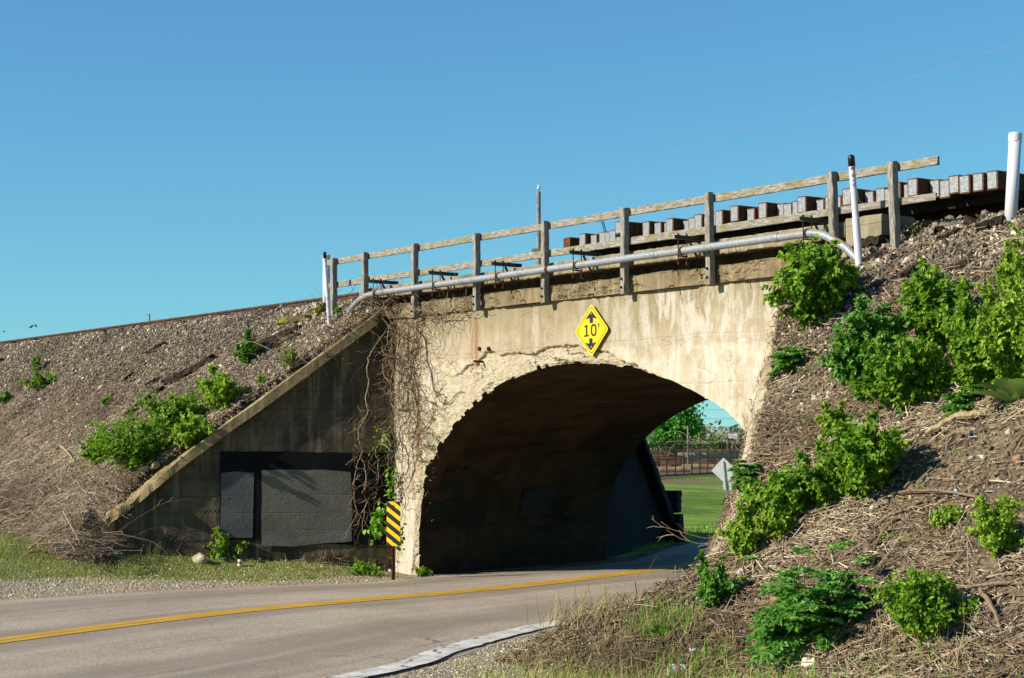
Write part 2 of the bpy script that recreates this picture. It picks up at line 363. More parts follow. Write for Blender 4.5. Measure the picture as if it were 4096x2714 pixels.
def asphalt():
    m = Mat('sun_bleached_asphalt'); P = m.pos()
    b = m.mix(m.rng(m.noise(P, .55, 5, .55), .3, .7), srgb('978a77'), srgb('ab9d88'))
    b = m.mix(m.rng(m.noise(P, 55, 3, .8), .35, .7), m.mix(1.0, b, (.72, .72, .74, 1), 'MULTIPLY'), m.mix(1.0, b, (1.15, 1.13, 1.1, 1), 'MULTIPLY'))
    v = m.n('TexVoronoi'); m.set(v.inputs['Vector'], P); v.inputs['Scale'].default_value = 75
    b = m.mix(m.rng(m.sep(v.outputs['Color'])[0], .80, .97, 0, .75), b, srgb('c8bcaa')); b = m.mix(m.rng(m.sep(v.outputs['Color'])[1], .85, .97, 0, .55), b, srgb('4c4743'))
    lane = m.attr('lane')
    w = m.math('MULTIPLY', m.math('ABSOLUTE', m.math('SINE', m.math('MULTIPLY', lane, 9.6))), 1.0)
    b = m.mix(m.math('MULTIPLY', m.rng(m.math('ADD', w, m.math('MULTIPLY', m.noise(P, .8, 4), .5)), .80, 1.25), .55), b, srgb('73685c'))
    tr = m.noise(m.comb(m.math('MULTIPLY', lane, 26.0), m.math('MULTIPLY', m.sep(P)[1], .10), 0.0), 1.0, 5, .65); b = m.mix(m.rng(tr, .52, .70, 0, .42), b, srgb('6a6056')); b = m.mix(m.rng(tr, .46, .32, 0, .3), b, srgb('b5a793'))
    b = m.mix(m.rng(m.noise(P, 1.7, 5, .7), .66, .74, 0, .5), b, srgb('4d463f'))
    ck = m.voro(m.comb(m.math('ADD', m.sep(P)[0], m.math('MULTIPLY', m.noise(P, 3, 5, .7), .5)), m.math('ADD', m.math('MULTIPLY', m.sep(P)[1], .45), m.math('MULTIPLY', m.noise(P, 2, 5, .7), .5)), 0.0), .55, 'DISTANCE_TO_EDGE')
    ckm = m.math('MULTIPLY', m.rng(ck, .008, .002), m.math('MULTIPLY', m.rng(m.noise(P, .7, 2), .50, .58), m.rng(lane, .84, .96)))
    b = m.mix(ckm, b, srgb('24211e'))
    m.bump(m.math('SUBTRACT', m.math('ADD', m.noise(P, 120, 3, .7), v.outputs['Distance']), m.math('MULTIPLY', ckm, 2.0)), .5, .006)
    return m.fin(b, .95, .12)
def ground_mat():
    m = Mat('verge_ground'); P = m.pos(); wg, wr, wl = m.attr('grass'), m.attr('gravel'), m.attr('lawn')
    dirt = m.mix(m.rng(m.noise(P, 3, 6, .65), .3, .7), srgb('5a4a38'), srgb('86745a'))
    v = m.n('TexVoronoi'); m.set(v.inputs['Vector'], P); v.inputs['Scale'].default_value = 24
    gv = m.mix(m.sep(v.outputs['Color'])[0], srgb('988a70'), srgb('c4b698')); gv = m.mix(m.rng(v.outputs['Distance'], .35, .6), gv, srgb('7a6f5c'))
    gr = m.mix(m.rng(m.noise(P, 9, 6, .7), .3, .7), srgb('565e2c'), srgb('7c8042')); gr = m.mix(m.rng(m.noise(P, 2.2, 4), .55, .7, 0, .6), gr, srgb('7f7448'))
    ln = m.mix(m.rng(m.noise(P, .22, 6, .75), .38, .62), srgb('4c6a1e'), srgb('7e9a3e')); ln = m.mix(m.rng(m.noise(m.map(P, (1, .35, 1)), .5, 6, .7), .52, .66, 0, .7), ln, srgb('7d7444')); ln = m.mix(m.rng(m.noise(P, 4, 4, .7), .5, .75, 0, .5), ln, srgb('4f6420'))
    nz = m.math('MULTIPLY', m.math('SUBTRACT', m.noise(P, 3.3, 5, .7), .5), .7)
    b = m.mix(m.rng(m.math('ADD', wr, nz), .35, .6), dirt, gv); b = m.mix(m.rng(m.math('ADD', wg, nz), .38, .62), b, gr); b = m.mix(wl, b, ln)
    m.bump(m.math('ADD', m.noise(P, 18, 6, .7), v.outputs['Distance']), .7, .04)
    return m.fin(b, .95, .1)
def slope_mat():
    m = Mat('embankment_soil'); P = m.pos(); st_ = m.attr('stony')
    v = m.n('TexVoronoi'); m.set(v.inputs['Vector'], P); v.inputs['Scale'].default_value = 17
    soil = m.mix(m.rng(m.noise(P, 2.6, 6, .7), .3, .7), srgb('4a3e32'), srgb('7a6a55')); soil = m.mix(m.rng(m.noise(P, 1.1, 4, .6), .56, .7, 0, .6), soil, srgb('3c332b'))
    straw = m.noise(m.map(P, (14, 40, 30), rot=(0, 0, .5)), 1.0, 5, .7, 1.2); soil = m.mix(m.rng(straw, .52, .68, 0, .75), soil, srgb('a5936f'))
    stn = m.mix(m.sep(v.outputs['Color'])[0], srgb('655a4c'), srgb('988972')); stn = m.mix(m.rng(v.outputs['Distance'], .3, .62), stn, srgb('3d352c'))
    b = m.mix(m.rng(m.math('ADD', st_, m.math('MULTIPLY', m.math('SUBTRACT', m.noise(P, 3, 5, .7), .5), .8)), .35, .65), soil, stn)
    m.bump(m.math('ADD', m.noise(P, 20, 6, .7), m.math('MULTIPLY', v.outputs['Distance'], -1.0)), .8, .05)
    return m.fin(b, .96, .1)
def yellow_line():
    m = Mat('yellow_road_paint'); P = m.pos(); b = m.mix(m.rng(m.noise(P, 2, 5, .6), .3, .7), srgb('b0851f'), srgb('c4952a'))
    b = m.mix(m.rng(m.noise(P, 60, 5, .8), .54, .70, 0, .7), b, srgb('7d6a44')); b = m.mix(m.rng(m.noise(P, 16, 7, .75), .585, .62, 0, .85), b, srgb('83786a')); m.bump(m.noise(P, 110, 3, .7), .4, .005); return m.fin(b, .75, .3)
def white_line():
    m = Mat('worn_white_edge'); P = m.pos(); b = m.mix(m.rng(m.noise(P, 3, 6, .7), .35, .65), srgb('a9a49a'), srgb('cbc7bf')); b = m.mix(m.rng(m.noise(P, 1.6, 6, .75), .60, .68), b, srgb('8b8174'))
    ck = m.voro(m.comb(m.math('ADD', m.sep(P)[0], m.math('MULTIPLY', m.noise(P, 4, 5, .7), .35)), m.math('ADD', m.sep(P)[1], m.math('MULTIPLY', m.noise(P, 3, 5, .7), .35)), 0.0), 1.6, 'DISTANCE_TO_EDGE')
    b = m.mix(m.rng(ck, .02, .004), b, srgb('3d3833')); m.bump(m.noise(P, 60, 4, .7), .5, .006); return m.fin(b, .9, .2)
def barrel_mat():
    m = Mat('darkened_tunnel_concrete'); s, t, z = m.bridge_uv(); P = m.pos()  # brown concrete, its colour lowered to deepen the tunnel's shade
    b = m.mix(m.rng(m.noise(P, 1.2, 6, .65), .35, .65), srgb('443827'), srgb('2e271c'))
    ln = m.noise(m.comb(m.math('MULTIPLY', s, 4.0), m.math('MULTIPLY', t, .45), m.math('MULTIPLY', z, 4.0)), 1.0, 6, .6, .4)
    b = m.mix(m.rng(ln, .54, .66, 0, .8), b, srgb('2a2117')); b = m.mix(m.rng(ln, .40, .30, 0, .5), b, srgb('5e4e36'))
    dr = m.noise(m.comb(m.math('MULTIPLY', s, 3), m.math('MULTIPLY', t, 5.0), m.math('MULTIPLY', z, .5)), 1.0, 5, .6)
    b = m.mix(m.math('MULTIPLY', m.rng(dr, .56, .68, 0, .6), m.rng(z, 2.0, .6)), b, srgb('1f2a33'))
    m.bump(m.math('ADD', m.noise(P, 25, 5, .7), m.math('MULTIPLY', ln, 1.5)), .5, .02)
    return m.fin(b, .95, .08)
def end_plate_mat():
    m = Mat('galvanised_tie_plate'); P = m.pos(True); x = m.sep(P)
    g1 = m.math('ABSOLUTE', m.math('SUBTRACT', m.math('FRACT', m.math('MULTIPLY', x[2], 62)), .5)); g2 = m.math('ABSOLUTE', m.math('SUBTRACT', m.math('FRACT', m.math('MULTIPLY', x[0], 70)), .5))
    hole = m.math('MULTIPLY', m.rng(g1, .20, .32), m.rng(g2, .14, .26)); n = m.noise(P, 18, 4)
    b = m.mix(m.rng(n, .3, .7), srgb('83888a'), srgb('a6a9a8')); b = m.mix(m.math('MULTIPLY', hole, .75), b, srgb('34373a')); b = m.mix(m.rng(m.noise(P, 9, 5, .7), .62, .72, 0, .6), b, srgb('6b5540'))
    m.bump(m.math('SUBTRACT', 1.0, hole), .6, .004); return m.fin(b, .5, .4, .25)

M = {}
M['face'] = concrete_face()
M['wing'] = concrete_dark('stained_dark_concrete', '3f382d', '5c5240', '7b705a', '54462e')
M['cap'] = concrete_dark('crumbling_grey_brown_concrete', '5f5442', '7d6e54', '9c8b69', '3f3626', 2.4)
M['curb'] = concrete_dark('grey_kerb_concrete', '756b57', '8b8069', 'a39880', '4f4634', 2.0)
M['coping'] = concrete_dark('mossy_coping_concrete', '6d5f45', '8c7b5a', 'a8966f', '585020', 2.6)
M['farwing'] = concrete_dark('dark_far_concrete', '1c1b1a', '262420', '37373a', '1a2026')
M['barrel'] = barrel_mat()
M['black_paint'] = paint('black_wall_paint', '0b0b0c', '161616'); M['grey_paint'] = paint('grey_wall_paint', '5e5b50', '6a675a'); M['blue_grey_paint'] = paint('blue_grey_wall_paint', '504f4e', '5f5e5c'); M['pale_paint'] = paint('pale_grey_wall_paint', '5f5c54', '73706a')
M['dark_patch'] = paint('charcoal_tunnel_paint', '22221a', '2b2b22'); M['blue_patch'] = paint('blue_tunnel_paint', '2a2c2a', '33342f')
M['asphalt'] = asphalt(); M['ground'] = ground_mat(); M['slope'] = slope_mat(); M['yline'] = yellow_line(); M['wline'] = white_line()
M['rail_wood'] = mat_wood('weathered_rail_timber', '625c53', 'a59d8f', '6f6a2e', (E1[0] * 0 + 1.0, 1.0, 6.0), .5)
M['post_wood'] = mat_wood('weathered_post_timber', '605b54', 'a39c90', '5c5a38', (6, 6, .8), .3)
M['tie_new'] = mat_wood('new_treated_timber', '452b19', '6e472a', None, (2, 2, 3)); M['tie_bright'] = mat_wood('orange_brown_timber', '70401a', 'a05f28', None, (2, 2, 3))
M['tie_old'] = mat_wood('rotten_dark_timber', '1e1813', '3a2f25', None, (3, 3, 3)); M['tie_mossy'] = mat_wood('mossy_rotten_timber', '3a3020', '5a4c30', '7d7a1c', (3, 3, 3), .9)
M['log'] = mat_wood('bleached_driftwood', '8a7759', 'b7a27c', None, (3, 3, 3))
M['plate'] = end_plate_mat()
M['rail_steel'] = mat_plain('rusty_rail_steel', '563a2c', .8, .3, .2, .25, 8); M['rail_head'] = mat_plain('worn_rail_head', '6f675f', .45, .5, .6)
def galv():
    m = Mat('galvanised_pipe'); P = m.pos(); n = m.noise(P, 30, 5, .7); b = m.mix(m.rng(n, .3, .7), srgb('767b7f'), srgb('979ca0'))
    nz = m.sep(m._geo.outputs['Normal'])[2]; r = m.math('MULTIPLY', m.rng(m.math('ADD', m.noise(m.map(P, (2, 2, 9)), 1.5, 6, .7), m.math('MULTIPLY', nz, .16)), .56, .74), .75)
    b = m.mix(r, b, srgb('96703c')); m.bump(n, .15, .004); return m.fin(b, .55, .4, .2)
M['pipe'] = galv(); M['band'] = mat_plain('grey_pipe_band', '8b9296', .5, .4, .4); M['rust'] = mat_plain('rusty_iron', '4e2a1a', .9, .2, .1, .3, 40); M['iron'] = mat_plain('dull_bracket_steel', '5b5850', .8, .3, .3, .3, 30)
M['sign_yellow'] = mat_plain('sign_yellow', 'cfb30f', .38, .45, 0, .04, 6); M['sign_black'] = mat_plain('sign_black', '17140f', .45, .4, 0, .1); M['marker_yellow'] = mat_plain('marker_yellow', 'e9b90c', .45, .4, 0, .05, 9)
M['sign_rust'] = mat_plain('sign_border_brown', '4a2a0c', .5, .4); M['bolt'] = mat_plain('bright_bolt', 'c9cbd0', .35, .5, .6)
M['white_plastic'] = mat_plain('white_plastic', 'c2c2c8', .42, .45, 0, .03, 4); M['black_plastic'] = mat_plain('black_plastic', '101114', .35, .5); M['red_print'] = mat_plain('red_print', 'b5402c', .6); M['grey_print'] = mat_plain('grey_print', '6f6f72', .7)
M['sign_back'] = mat_plain('aluminium_sign_back', 'c2c4be', .5, .4, .3, .05, 5); M['galv_post'] = mat_plain('galvanised_post', '8b9497', .5, .4, .4)
M['fence'] = mat_plain('rusted_fence_steel', '5a4636', .85, .2, .1, .2, 4); M['pole_wood'] = mat_plain('grey_pole_timber', '857b6d', .9, .2, 0, .2, 6); M['wire'] = mat_plain('dull_wire', '7c84a6', .6, .3); M['insul'] = mat_plain('white_insulator', 'd7d5d0', .3, .5)
M['yard'] = mat_plain('brown_yard_gravel', '96826c', .95, .1, 0, .3, .8); M['timber_far'] = mat_plain('stacked_brown_timber', '8c6a55', .9, .2, 0, .25, 1.5); M['plank_far'] = mat_plain('pale_plank', 'd8cbb4', .85, .2, 0, .12, 2); M['log_far'] = mat_plain('pale_log', 'b59c74', .9, .2, 0, .2, 2); M['bird'] = mat_plain('dark_feathers', '2c2a2e', .8); M['white_far'] = mat_plain('white_enamel', 'd8dadd', .4); M['glass_far'] = mat_plain('dark_glass', '20262c', .15, .5)
M['stone'] = mat_tint('ballast_stones', [(0, '3a342d'), (.3, '63574a'), (.6, '857765'), (.85, 'a8987e'), (1, 'd2c8b4')], .92, .15, 45, .3)
M['gravel'] = mat_tint('shoulder_gravel', [(0, '84775f'), (.5, 'b0a288'), (1, 'd4c9b0')], .92, .15, 60, .3)
M['stalk'] = mat_tint('dry_stalks', [(0, '43362b'), (.3, '6e5c48'), (.6, '907e66'), (.85, 'ae9c80'), (1, 'cbbc9e')], .9, .15, 70, .3)
M['stalk_dark'] = mat_tint('darker_dry_stalks', [(0, '372b23'), (.3, '5d4c3d'), (.6, '7b6955'), (.85, '998872'), (1, 'b8a88e')], .9, .15, 70, .3)
M['branch'] = mat_tint('bare_branches', [(0, '463629'), (.5, '75614b'), (1, 'a8947a')], .9, .15, 50, .35)
M['vine'] = mat_tint('bare_vine_bark', [(0, '3e3026'), (.5, '75614b'), (1, 'a08a6c')], .9, .15, 50, .35)
M['stem'] = mat_tint('green_brown_stems', [(0, '4c4028'), (1, '74693c')], .85, .2, 40, .3)
M['leaf'] = mat_leaf('honeysuckle_leaves', '4a7018', '96b83c', .44); M['leaf_dark'] = mat_leaf('dark_glossy_leaves', '3c6a22', '78a444', .38, .42); M['leaf_yel'] = mat_leaf('yellow_green_leaves', '608420', 'aec44c', .44); M['fern'] = mat_leaf('feathery_green_leaves', '44802c', '8cb85c', .42); M['heart'] = mat_leaf('vine_heart_leaves', '3f7a14', '7fb02c', .35); M['mullein'] = mat_leaf('woolly_leaves', '6a8a4e', '8ba668', .2, .8)
M['grass'] = mat_leaf('grass_blades', '707a38', 'b0b46c', .38, .6); M['lawn'] = mat_leaf('lawn_blades', '557a1e', '8cac42', .3, .6); M['dry_grass'] = mat_leaf('dry_grass_blades', '8a7a4c', 'c2b07e', .25, .8); M['tree_leaf'] = mat_leaf('maple_leaves', '2f6a1c', '66a838', .38); M['far_leaf'] = mat_leaf('hazed_distant_foliage', '606a58', '8d947a', .2, .9); M['flower'] = mat_plain('dandelion_yellow', 'd9b012', .7)  # far_leaf is greyed and paled: distance haze put into the leaf colour
M['rock'] = concrete_dark('broken_concrete_rubble', '8e8068', 'a89a80', 'c2b59a', '6a5a3c', 6.0); M['red_rock'] = concrete_dark('reddish_rubble', '86604a', '9a7a60', 'b09a80', '7a4028', 6.0)
M['paper'] = mat_plain('white_litter', 'd4d4d2', .7, .3, 0, .08, 20); M['blue_litter'] = mat_plain('pale_blue_litter', '9fb4c4', .6, .3, 0, .1, 20); M['pink'] = mat_plain('pink_print', 'b8466e', .6); M['blue_print'] = mat_plain('blue_print', '3a6ea8', .6); M['chalk'] = mat_plain('chalk_paint_mark', 'c9c69a', .9)

# ------------------------------------------------------------------ terrain functions
def zplane(t):
    t = np.asarray(t, float); a = 4.83 - .8 * (.25 - t); b = 4.83 - .8 * (t - 4.9); k = .25
    def smin(p, q): h = np.clip(.5 + .5 * (q - p) / k, 0, 1); return q * (1 - h) + p * h - k * h * (1 - h)
    return smin(smin(a, np.full_like(t, 4.83)), b)
def sbL(t):
    t = np.asarray(t, float)
    return np.where(t < 0, -.80 + .4685 * t + 1.6 * sstep(-3.95, -4.9, t), np.where(t < 5, -.75 - .23 * t, -1.9 - .763 * (t - 5)))
_sv = A([1000, 1050, 1130, 1300, 1480, 1735, 1890, 2000, 2150, 2270, 2320, 2370, 2440, 2480, 2560, 2700]); _su = A([3160, 3150, 3130, 3105, 3085, 3020, 3005, 2975, 2915, 2840, 2775, 2640, 2420, 2280, 2150, 1900])
_tt = np.linspace(-7.5, 0, 61); _sb = []
for t in _tt:
    ss = np.linspace(6, 22, 641); u, v = proj(wd(ss, t, zplane(t))); g = u - np.interp(v, _sv, _su); i = np.argmax(g > 0); _sb.append(ss[i] if g.max() > 0 else 22)
_sb = A(_sb); _sb = np.convolve(np.pad(_sb, 2, 'edge'), np.ones(5) / 5, 'valid')
def sbR(t):
    t = np.asarray(t, float); return np.where(t <= 0, np.interp(t, _tt, _sb), np.where(t < 5, _sb[-1] + .15 - .23 * t, _sb[-1] - 1.0 + .5 * (t - 5)))
def zrough(s, t): return .045 * fbm(p2(s, t), 1.3, 4, 5) + .03 * fbm(p2(s, t), 6.0, 3, 9)
def zL(s, t): return zplane(t) + zrough(s, t) * (1 + .8 * sstep(-2.5, -4.5, t)) - sstep(-3.7, -4.5, t) * .7 * np.maximum(0, 1.1 - (sbL(t) - s))
def zR(s, t):
    t = np.asarray(t, float); d = np.maximum(0, sbR(t) - s); k = np.interp(t, [-6.5, -4.2, -2.5, 0], [.5, .9, 2.2, 3.0])
    return zplane(t) - k * d + zrough(s, t) * 1.2
# road outlines on the ground
def pl(*pts): return A([G(*p)[:2] for p in pts])
def PST(s, t): return wd(s, t, 0)[:2]
FAR = np.concatenate([A([[-22, 5.0], [-14.5, 15.5]]), pl((0, 2402), (600, 2366), (1000, 2347), (1400, 2334), (1640, 2313), (1790, 2300)), A([PST(.42, 2.2), PST(-.1, 4.0), PST(-.5, 5.2)]), pl((2600, 2215), (2750, 2172), (2870, 2152)), A([[6.6, 47], [10, 60], [15, 80], [24, 110], [40, 160], [80, 260]])])
NEAR = np.concatenate([A([[-9, 3.0], [-4.6, 11.0]]), pl((1545, 2714), (1900, 2607), (2235, 2518)), A([[1.35, 21.8], [1.9, 23.0], [3.3, 25.2], [5.6, 28.2], [8.0, 32.0], [9.8, 37], [12, 45], [16.5, 58], [21.5, 78], [30, 107], [46, 156], [86, 254]])])
MID = np.concatenate([A([[-14.5, 5.0], [-9.3, 12.5]]), pl((0, 2584), (500, 2514), (1000, 2452), (1350, 2422), (1743, 2394), (2136, 2354), (2398, 2322), (2660, 2283)), A([[5.2, 34], [7.1, 38], [9.6, 46], [13.5, 59.5], [18.5, 79], [27, 108], [43, 158]])])
def resample(P, step):
    # Catmull-Rom through the points, then even steps
    P = np.asarray(P, float); Q = np.concatenate([[2 * P[0] - P[1]], P, [2 * P[-1] - P[-2]]]); out = []
    for i in range(1, len(Q) - 2):
        p0, p1, p2_, p3 = Q[i - 1:i + 3]; n = max(2, int(np.linalg.norm(p2_ - p1) / step * 3)); q = np.linspace(0, 1, n, endpoint=False)[:, None]
        out.append(.5 * (2 * p1 + (p2_ - p0) * q + (2 * p0 - 5 * p1 + 4 * p2_ - p3) * q ** 2 + (3 * p1 - p0 - 3 * p2_ + p3) * q ** 3))
    out = np.concatenate(out + [P[-1:]]); d = np.concatenate([[0], np.cumsum(np.linalg.norm(np.diff(out, axis=0), axis=1))])
    x = np.arange(0, d[-1], step); return np.stack([np.interp(x, d, out[:, k]) for k in range(2)], -1)
def ease(P, k):
    q = np.stack([np.convolve(np.pad(P[:, j], k // 2, 'edge'), np.ones(k) / k, 'valid') for j in (0, 1)], -1); return q
FARs, NEARs, MIDs = resample(FAR, .4), resample(NEAR, .4), ease(resample(MID, .25), 21)
def sdist(x, y, C):
    """signed distance to a polyline, positive on its left"""
    x, y = np.asarray(x, float).ravel(), np.asarray(y, float).ravel(); C = C[::3]; best = np.full(x.shape, 1e9); sg = np.zeros(x.shape)
    for a, b in zip(C[:-1], C[1:]):
        d = b - a; L2 = d @ d; px, py = x - a[0], y - a[1]; q = np.clip((px * d[0] + py * d[1]) / L2, 0, 1); dx, dy = px - q * d[0], py - q * d[1]; D = np.hypot(dx, dy); m = D < best
        best = np.where(m, D, best); sg = np.where(m, np.sign(d[0] * py - d[1] * px), sg)
    return best * np.where(sg == 0, 1, sg)
def zground(x, y, want=False):
    sh = np.shape(x); x, y = np.ravel(x), np.ravel(y); s, t = st(x, y); df = sdist(x, y, FARs); dn = -sdist(x, y, NEARs)
    w = sstep(.3, -.7, t); z = .66 * sstep(.1, 5.4, df) * w
    z = z + np.where(dn > 0, .0 + .18 * sstep(.3, 5, dn) * sstep(2, -2, t), 0)
    off = np.maximum(df, dn); far = sstep(60, 160, np.hypot(x, y)); z = z + sstep(.0, .5, off) * .05 * fbm(p2(x, y), .9, 4, 3) * (1 - far) + np.where(off < -.25, -.03, 0)
    z = np.where(off > -.2, z, np.minimum(z, -.03))
    z = z + np.where(df > 0, .25 * sstep(1.5, 9, df) * sstep(6, 12, t) * (1 - sstep(50, 110, y)), 0) + np.where(df > 0, .35 * fbm(p2(x, y), .16, 3, 19) * sstep(8, 16, t) * sstep(1, 5, df) * (1 - sstep(100, 125, y)), 0)
    if want: return z.reshape(sh), df.reshape(sh), dn.reshape(sh), s.reshape(sh), t.reshape(sh)
    return z.reshape(sh)
def terr(x, y):
    z = zground(x, y); s, t = st(x, y)
    z = np.where((s <= sbL(t)) & (t < 12), np.maximum(z, zL(s, t)), z)
    z = np.where(((s >= sbR(t)) | (t < -.02)) & (s > sbR(t) - 3) & (s > 4) & (t < 12), np.maximum(z, zR(s, t)), z)
    return z
def hit(u, v, lo=9.0, hi=70.0):
    r = ray(u, v); Y = np.arange(lo, hi, .04); P = CAM + r * (Y / r[1])[:, None]; z = terr(P[:, 0], P[:, 1]); b = np.nonzero(P[:, 2] <= z)[0]
    i = b[0] if len(b) else len(Y) - 1
    p = P[i].copy(); p[2] = z[i] if len(b) else 0; return p

# ------------------------------------------------------------------ ground and road
def axis(lo, hi, step, far, g=1.25):
    a = list(np.arange(lo, hi + step / 2, step)); d = step
    while a[-1] < far[1]: d *= g; a.append(a[-1] + d)
    d = step; b = []
    x = lo
    while x > far[0]: d *= g; x -= d; b.append(x)
    return A(b[::-1] + a)
gx = axis(-11, 9, .13, (-4000, 4000)); gy = axis(10.5, 42, .14, (-60, 6000))
X, Y = np.meshgrid(gx, gy); Z, DF, DN, S_, T_ = zground(X, Y, True)
far_f = sstep(34, 38, Y) * (T_ > 4); lawn = np.maximum(far_f * (DF > .25), ((T_ > 6) & (DF > .25)) | ((np.hypot(X, Y) > 70)))
wear = np.exp(-((X - 10.5) / 2.6) ** 2 - ((Y - 104) / 11) ** 2) * 1.2 + sstep(-4.5, -1.5, (X - 9.3) * -.923 + (Y - 122) * .385) * (Y > 90) + .5 * sstep(.1, .4, fbm(p2(X * .5, Y * .16), 1.0, 4, 24)); lawn = lawn * np.clip(1 - wear * .8, .1, 1)
grassw = np.where(DF > 0, sstep(1.0, 1.7, DF + .5 * fbm(p2(X, Y), .8, 3, 21) - .6 + 1.2 * sstep(-8.5, -4, X)) * sstep(4.9, 3.8, DF), 0) * (T_ < 1)
u_, v_ = proj(np.stack([X, Y, Z], -1))
grassw = np.maximum(grassw, sstep(.9, 1.9, DN + .8 * fbm(p2(X, Y), .7, 3, 22)) * sstep(5.0, 3.5, DN) * (T_ < 0) * .8)
gravw = np.where(DF > 0, sstep(2.4, 1.5, DF), sstep(1.8, .7, DN)) * (T_ < 1)
g = link('ground', mesh_data('ground', np.stack([X, Y, Z], -1), grid_faces(len(gy), len(gx)), True, {'grass': grassw.ravel(), 'gravel': gravw.ravel(), 'lawn': lawn.astype(float).ravel()}), M['ground']); g['kind'] = 'structure'
n = 520
def even(P, n):
    d = np.concatenate([[0], np.cumsum(np.linalg.norm(np.diff(P, axis=0), axis=1))]); x = np.concatenate([np.linspace(0, .42, int(n * .8)) , np.linspace(.42, 1, n - int(n * .8) + 1)[1:]]) * d[-1]
    return np.stack([np.interp(x, d, P[:, k]) for k in range(2)], -1)
def match(C, P):
    """point of C nearest to each of P, never running backwards"""
    D2 = ((C[None] - P[:, None]) ** 2).sum(-1); i = np.maximum.accumulate(np.argmin(D2, 1)); return C[i]
MIDr = even(MIDs, n); fe = match(FARs, MIDr); ne = match(NEARs, MIDr)
def smoothP(P, k=9):
    q = np.stack([np.convolve(np.pad(P[:, j], k // 2, 'edge'), np.ones(k) / k, 'valid') for j in (0, 1)], -1); return q
fe, ne = smoothP(fe), smoothP(ne)
lane = np.linspace(0, 1, 33); wob = .05 * fbm(p2(np.arange(n) * .9, 0), .35, 4, 31)
tn = unit(np.gradient(MIDr, axis=0)); nr = np.stack([tn[:, 1], -tn[:, 0]], -1)
fe2, ne2 = fe - nr * wob[:, None], ne + nr * (.05 * fbm(p2(np.arange(n) * .9, 9), 1.1, 4, 33))[:, None]
R = fe2[:, None] * (1 - lane)[None, :, None] + ne2[:, None] * lane[None, :, None]
zz = .018 + .03 * (1 - (2 * lane - 1) ** 2)[None] + 0 * R[..., 0]
zz[:, 0] -= .03; zz[:, -1] -= .015
rd = link('road', mesh_data('road', np.concatenate([R, zz[..., None]], -1), grid_faces(n, 33), True, {'lane': np.tile(lane, n)}), M['asphalt']); rd['kind'] = 'structure'
def roadz(q): return .018 + .03 * (1 - (2 * q - 1) ** 2)
def stripe(name, C, off0, off1, mat, lanez, zadd=.006, rag=.0, seed=0):
    t = unit(np.gradient(C, axis=0)); nn = np.stack([t[:, 1], -t[:, 0]], -1); m = len(C); cols = 4
    o = np.linspace(0, 1, cols); a = off0 + rag * fbm(p2(np.arange(m), 0), .3, 4, seed); b = off1 + rag * fbm(p2(np.arange(m), 5), .3, 4, seed + 1)
    P = C[:, None] + nn[:, None] * (a[:, None] * (1 - o) + b[:, None] * o)[..., None]
    z = np.broadcast_to(np.asarray(lanez, float).reshape(-1, 1) + zadd, P.shape[:2])
    return mesh_data(name, np.concatenate([P, z[..., None]], -1), grid_faces(m, cols), False), mat
fi = np.linalg.norm(match(FARs, MIDs) - MIDs, axis=1); ni = np.linalg.norm(match(NEARs, MIDs) - MIDs, axis=1); lq = fi / (fi + ni)
sel = MIDs[:, 1] < 60
for a, b, k in ((-.21, -.012, 1), (.004, .19, 2)):
    me, mt = stripe('centre_line', MIDs[sel], a, b, M['yline'], roadz(lq[sel]) , .006, .02, 40 + k); o = link('centre_line', me, mt, rd)
selw = (NEARs[:, 1] < 24.5) & (NEARs[:, 1] > 6)
me, mt = stripe('edge_line', resample(NEAR, .05)[180:560], -.42, -.10, M['wline'], roadz(.93), .001, .03, 51); link('edge_line', me, mt, rd)

# ------------------------------------------------------------------ embankments
def embank(name, sgn, tt, aa, sb, zf, sides=None):
    T, Aa = np.meshgrid(tt, aa, indexing='ij'); S = sb(T) + sgn * Aa
    if sgn > 0: S = np.where((T > -.04) & (Aa < 0), sb(T), S)
    Z = zf(S, T) - .45 * np.maximum(0, 1 - Aa / .22) * (sgn < 0) * sstep(-4.3, -3.9, T) - .05 * np.maximum(0, 1 - Aa / .7) * (sgn < 0); stony = sstep(-3.4, -1.0, T + 1.2 * fbm(p2(S, T), .35, 4, 12)) if sgn < 0 else sstep(-2.3, -.9, T + 1.0 * fbm(p2(S, T), .45, 4, 13))
    P = wd(S, T, Z); o = link(name, mesh_data(name, P, grid_faces(len(tt), len(aa))[:, ::-1] if sgn < 0 else grid_faces(len(tt), len(aa)), True, {'stony': stony.ravel()}), M['slope']); o['kind'] = 'structure'; return o
tL = np.concatenate([np.arange(-7.5, .7, .085), np.arange(.8, 6.0, .4), np.arange(6.2, 12.5, .5)])
aL = np.concatenate([np.arange(0, 22, .11), 22 + np.cumsum(.15 * 1.12 ** np.arange(60))])
embank('railway_embankment', -1, tL, aL, sbL, zL)
tR = np.concatenate([np.arange(-8, .6, .06), np.arange(.7, 6.0, .4), np.arange(6.2, 12.5, .5)])
aR = np.concatenate([np.arange(-3, 8.5, .065), 8.5 + np.cumsum(.1 * 1.15 ** np.arange(42))])
embank('railway_embankment', 1, tR, aR, sbR, zR)

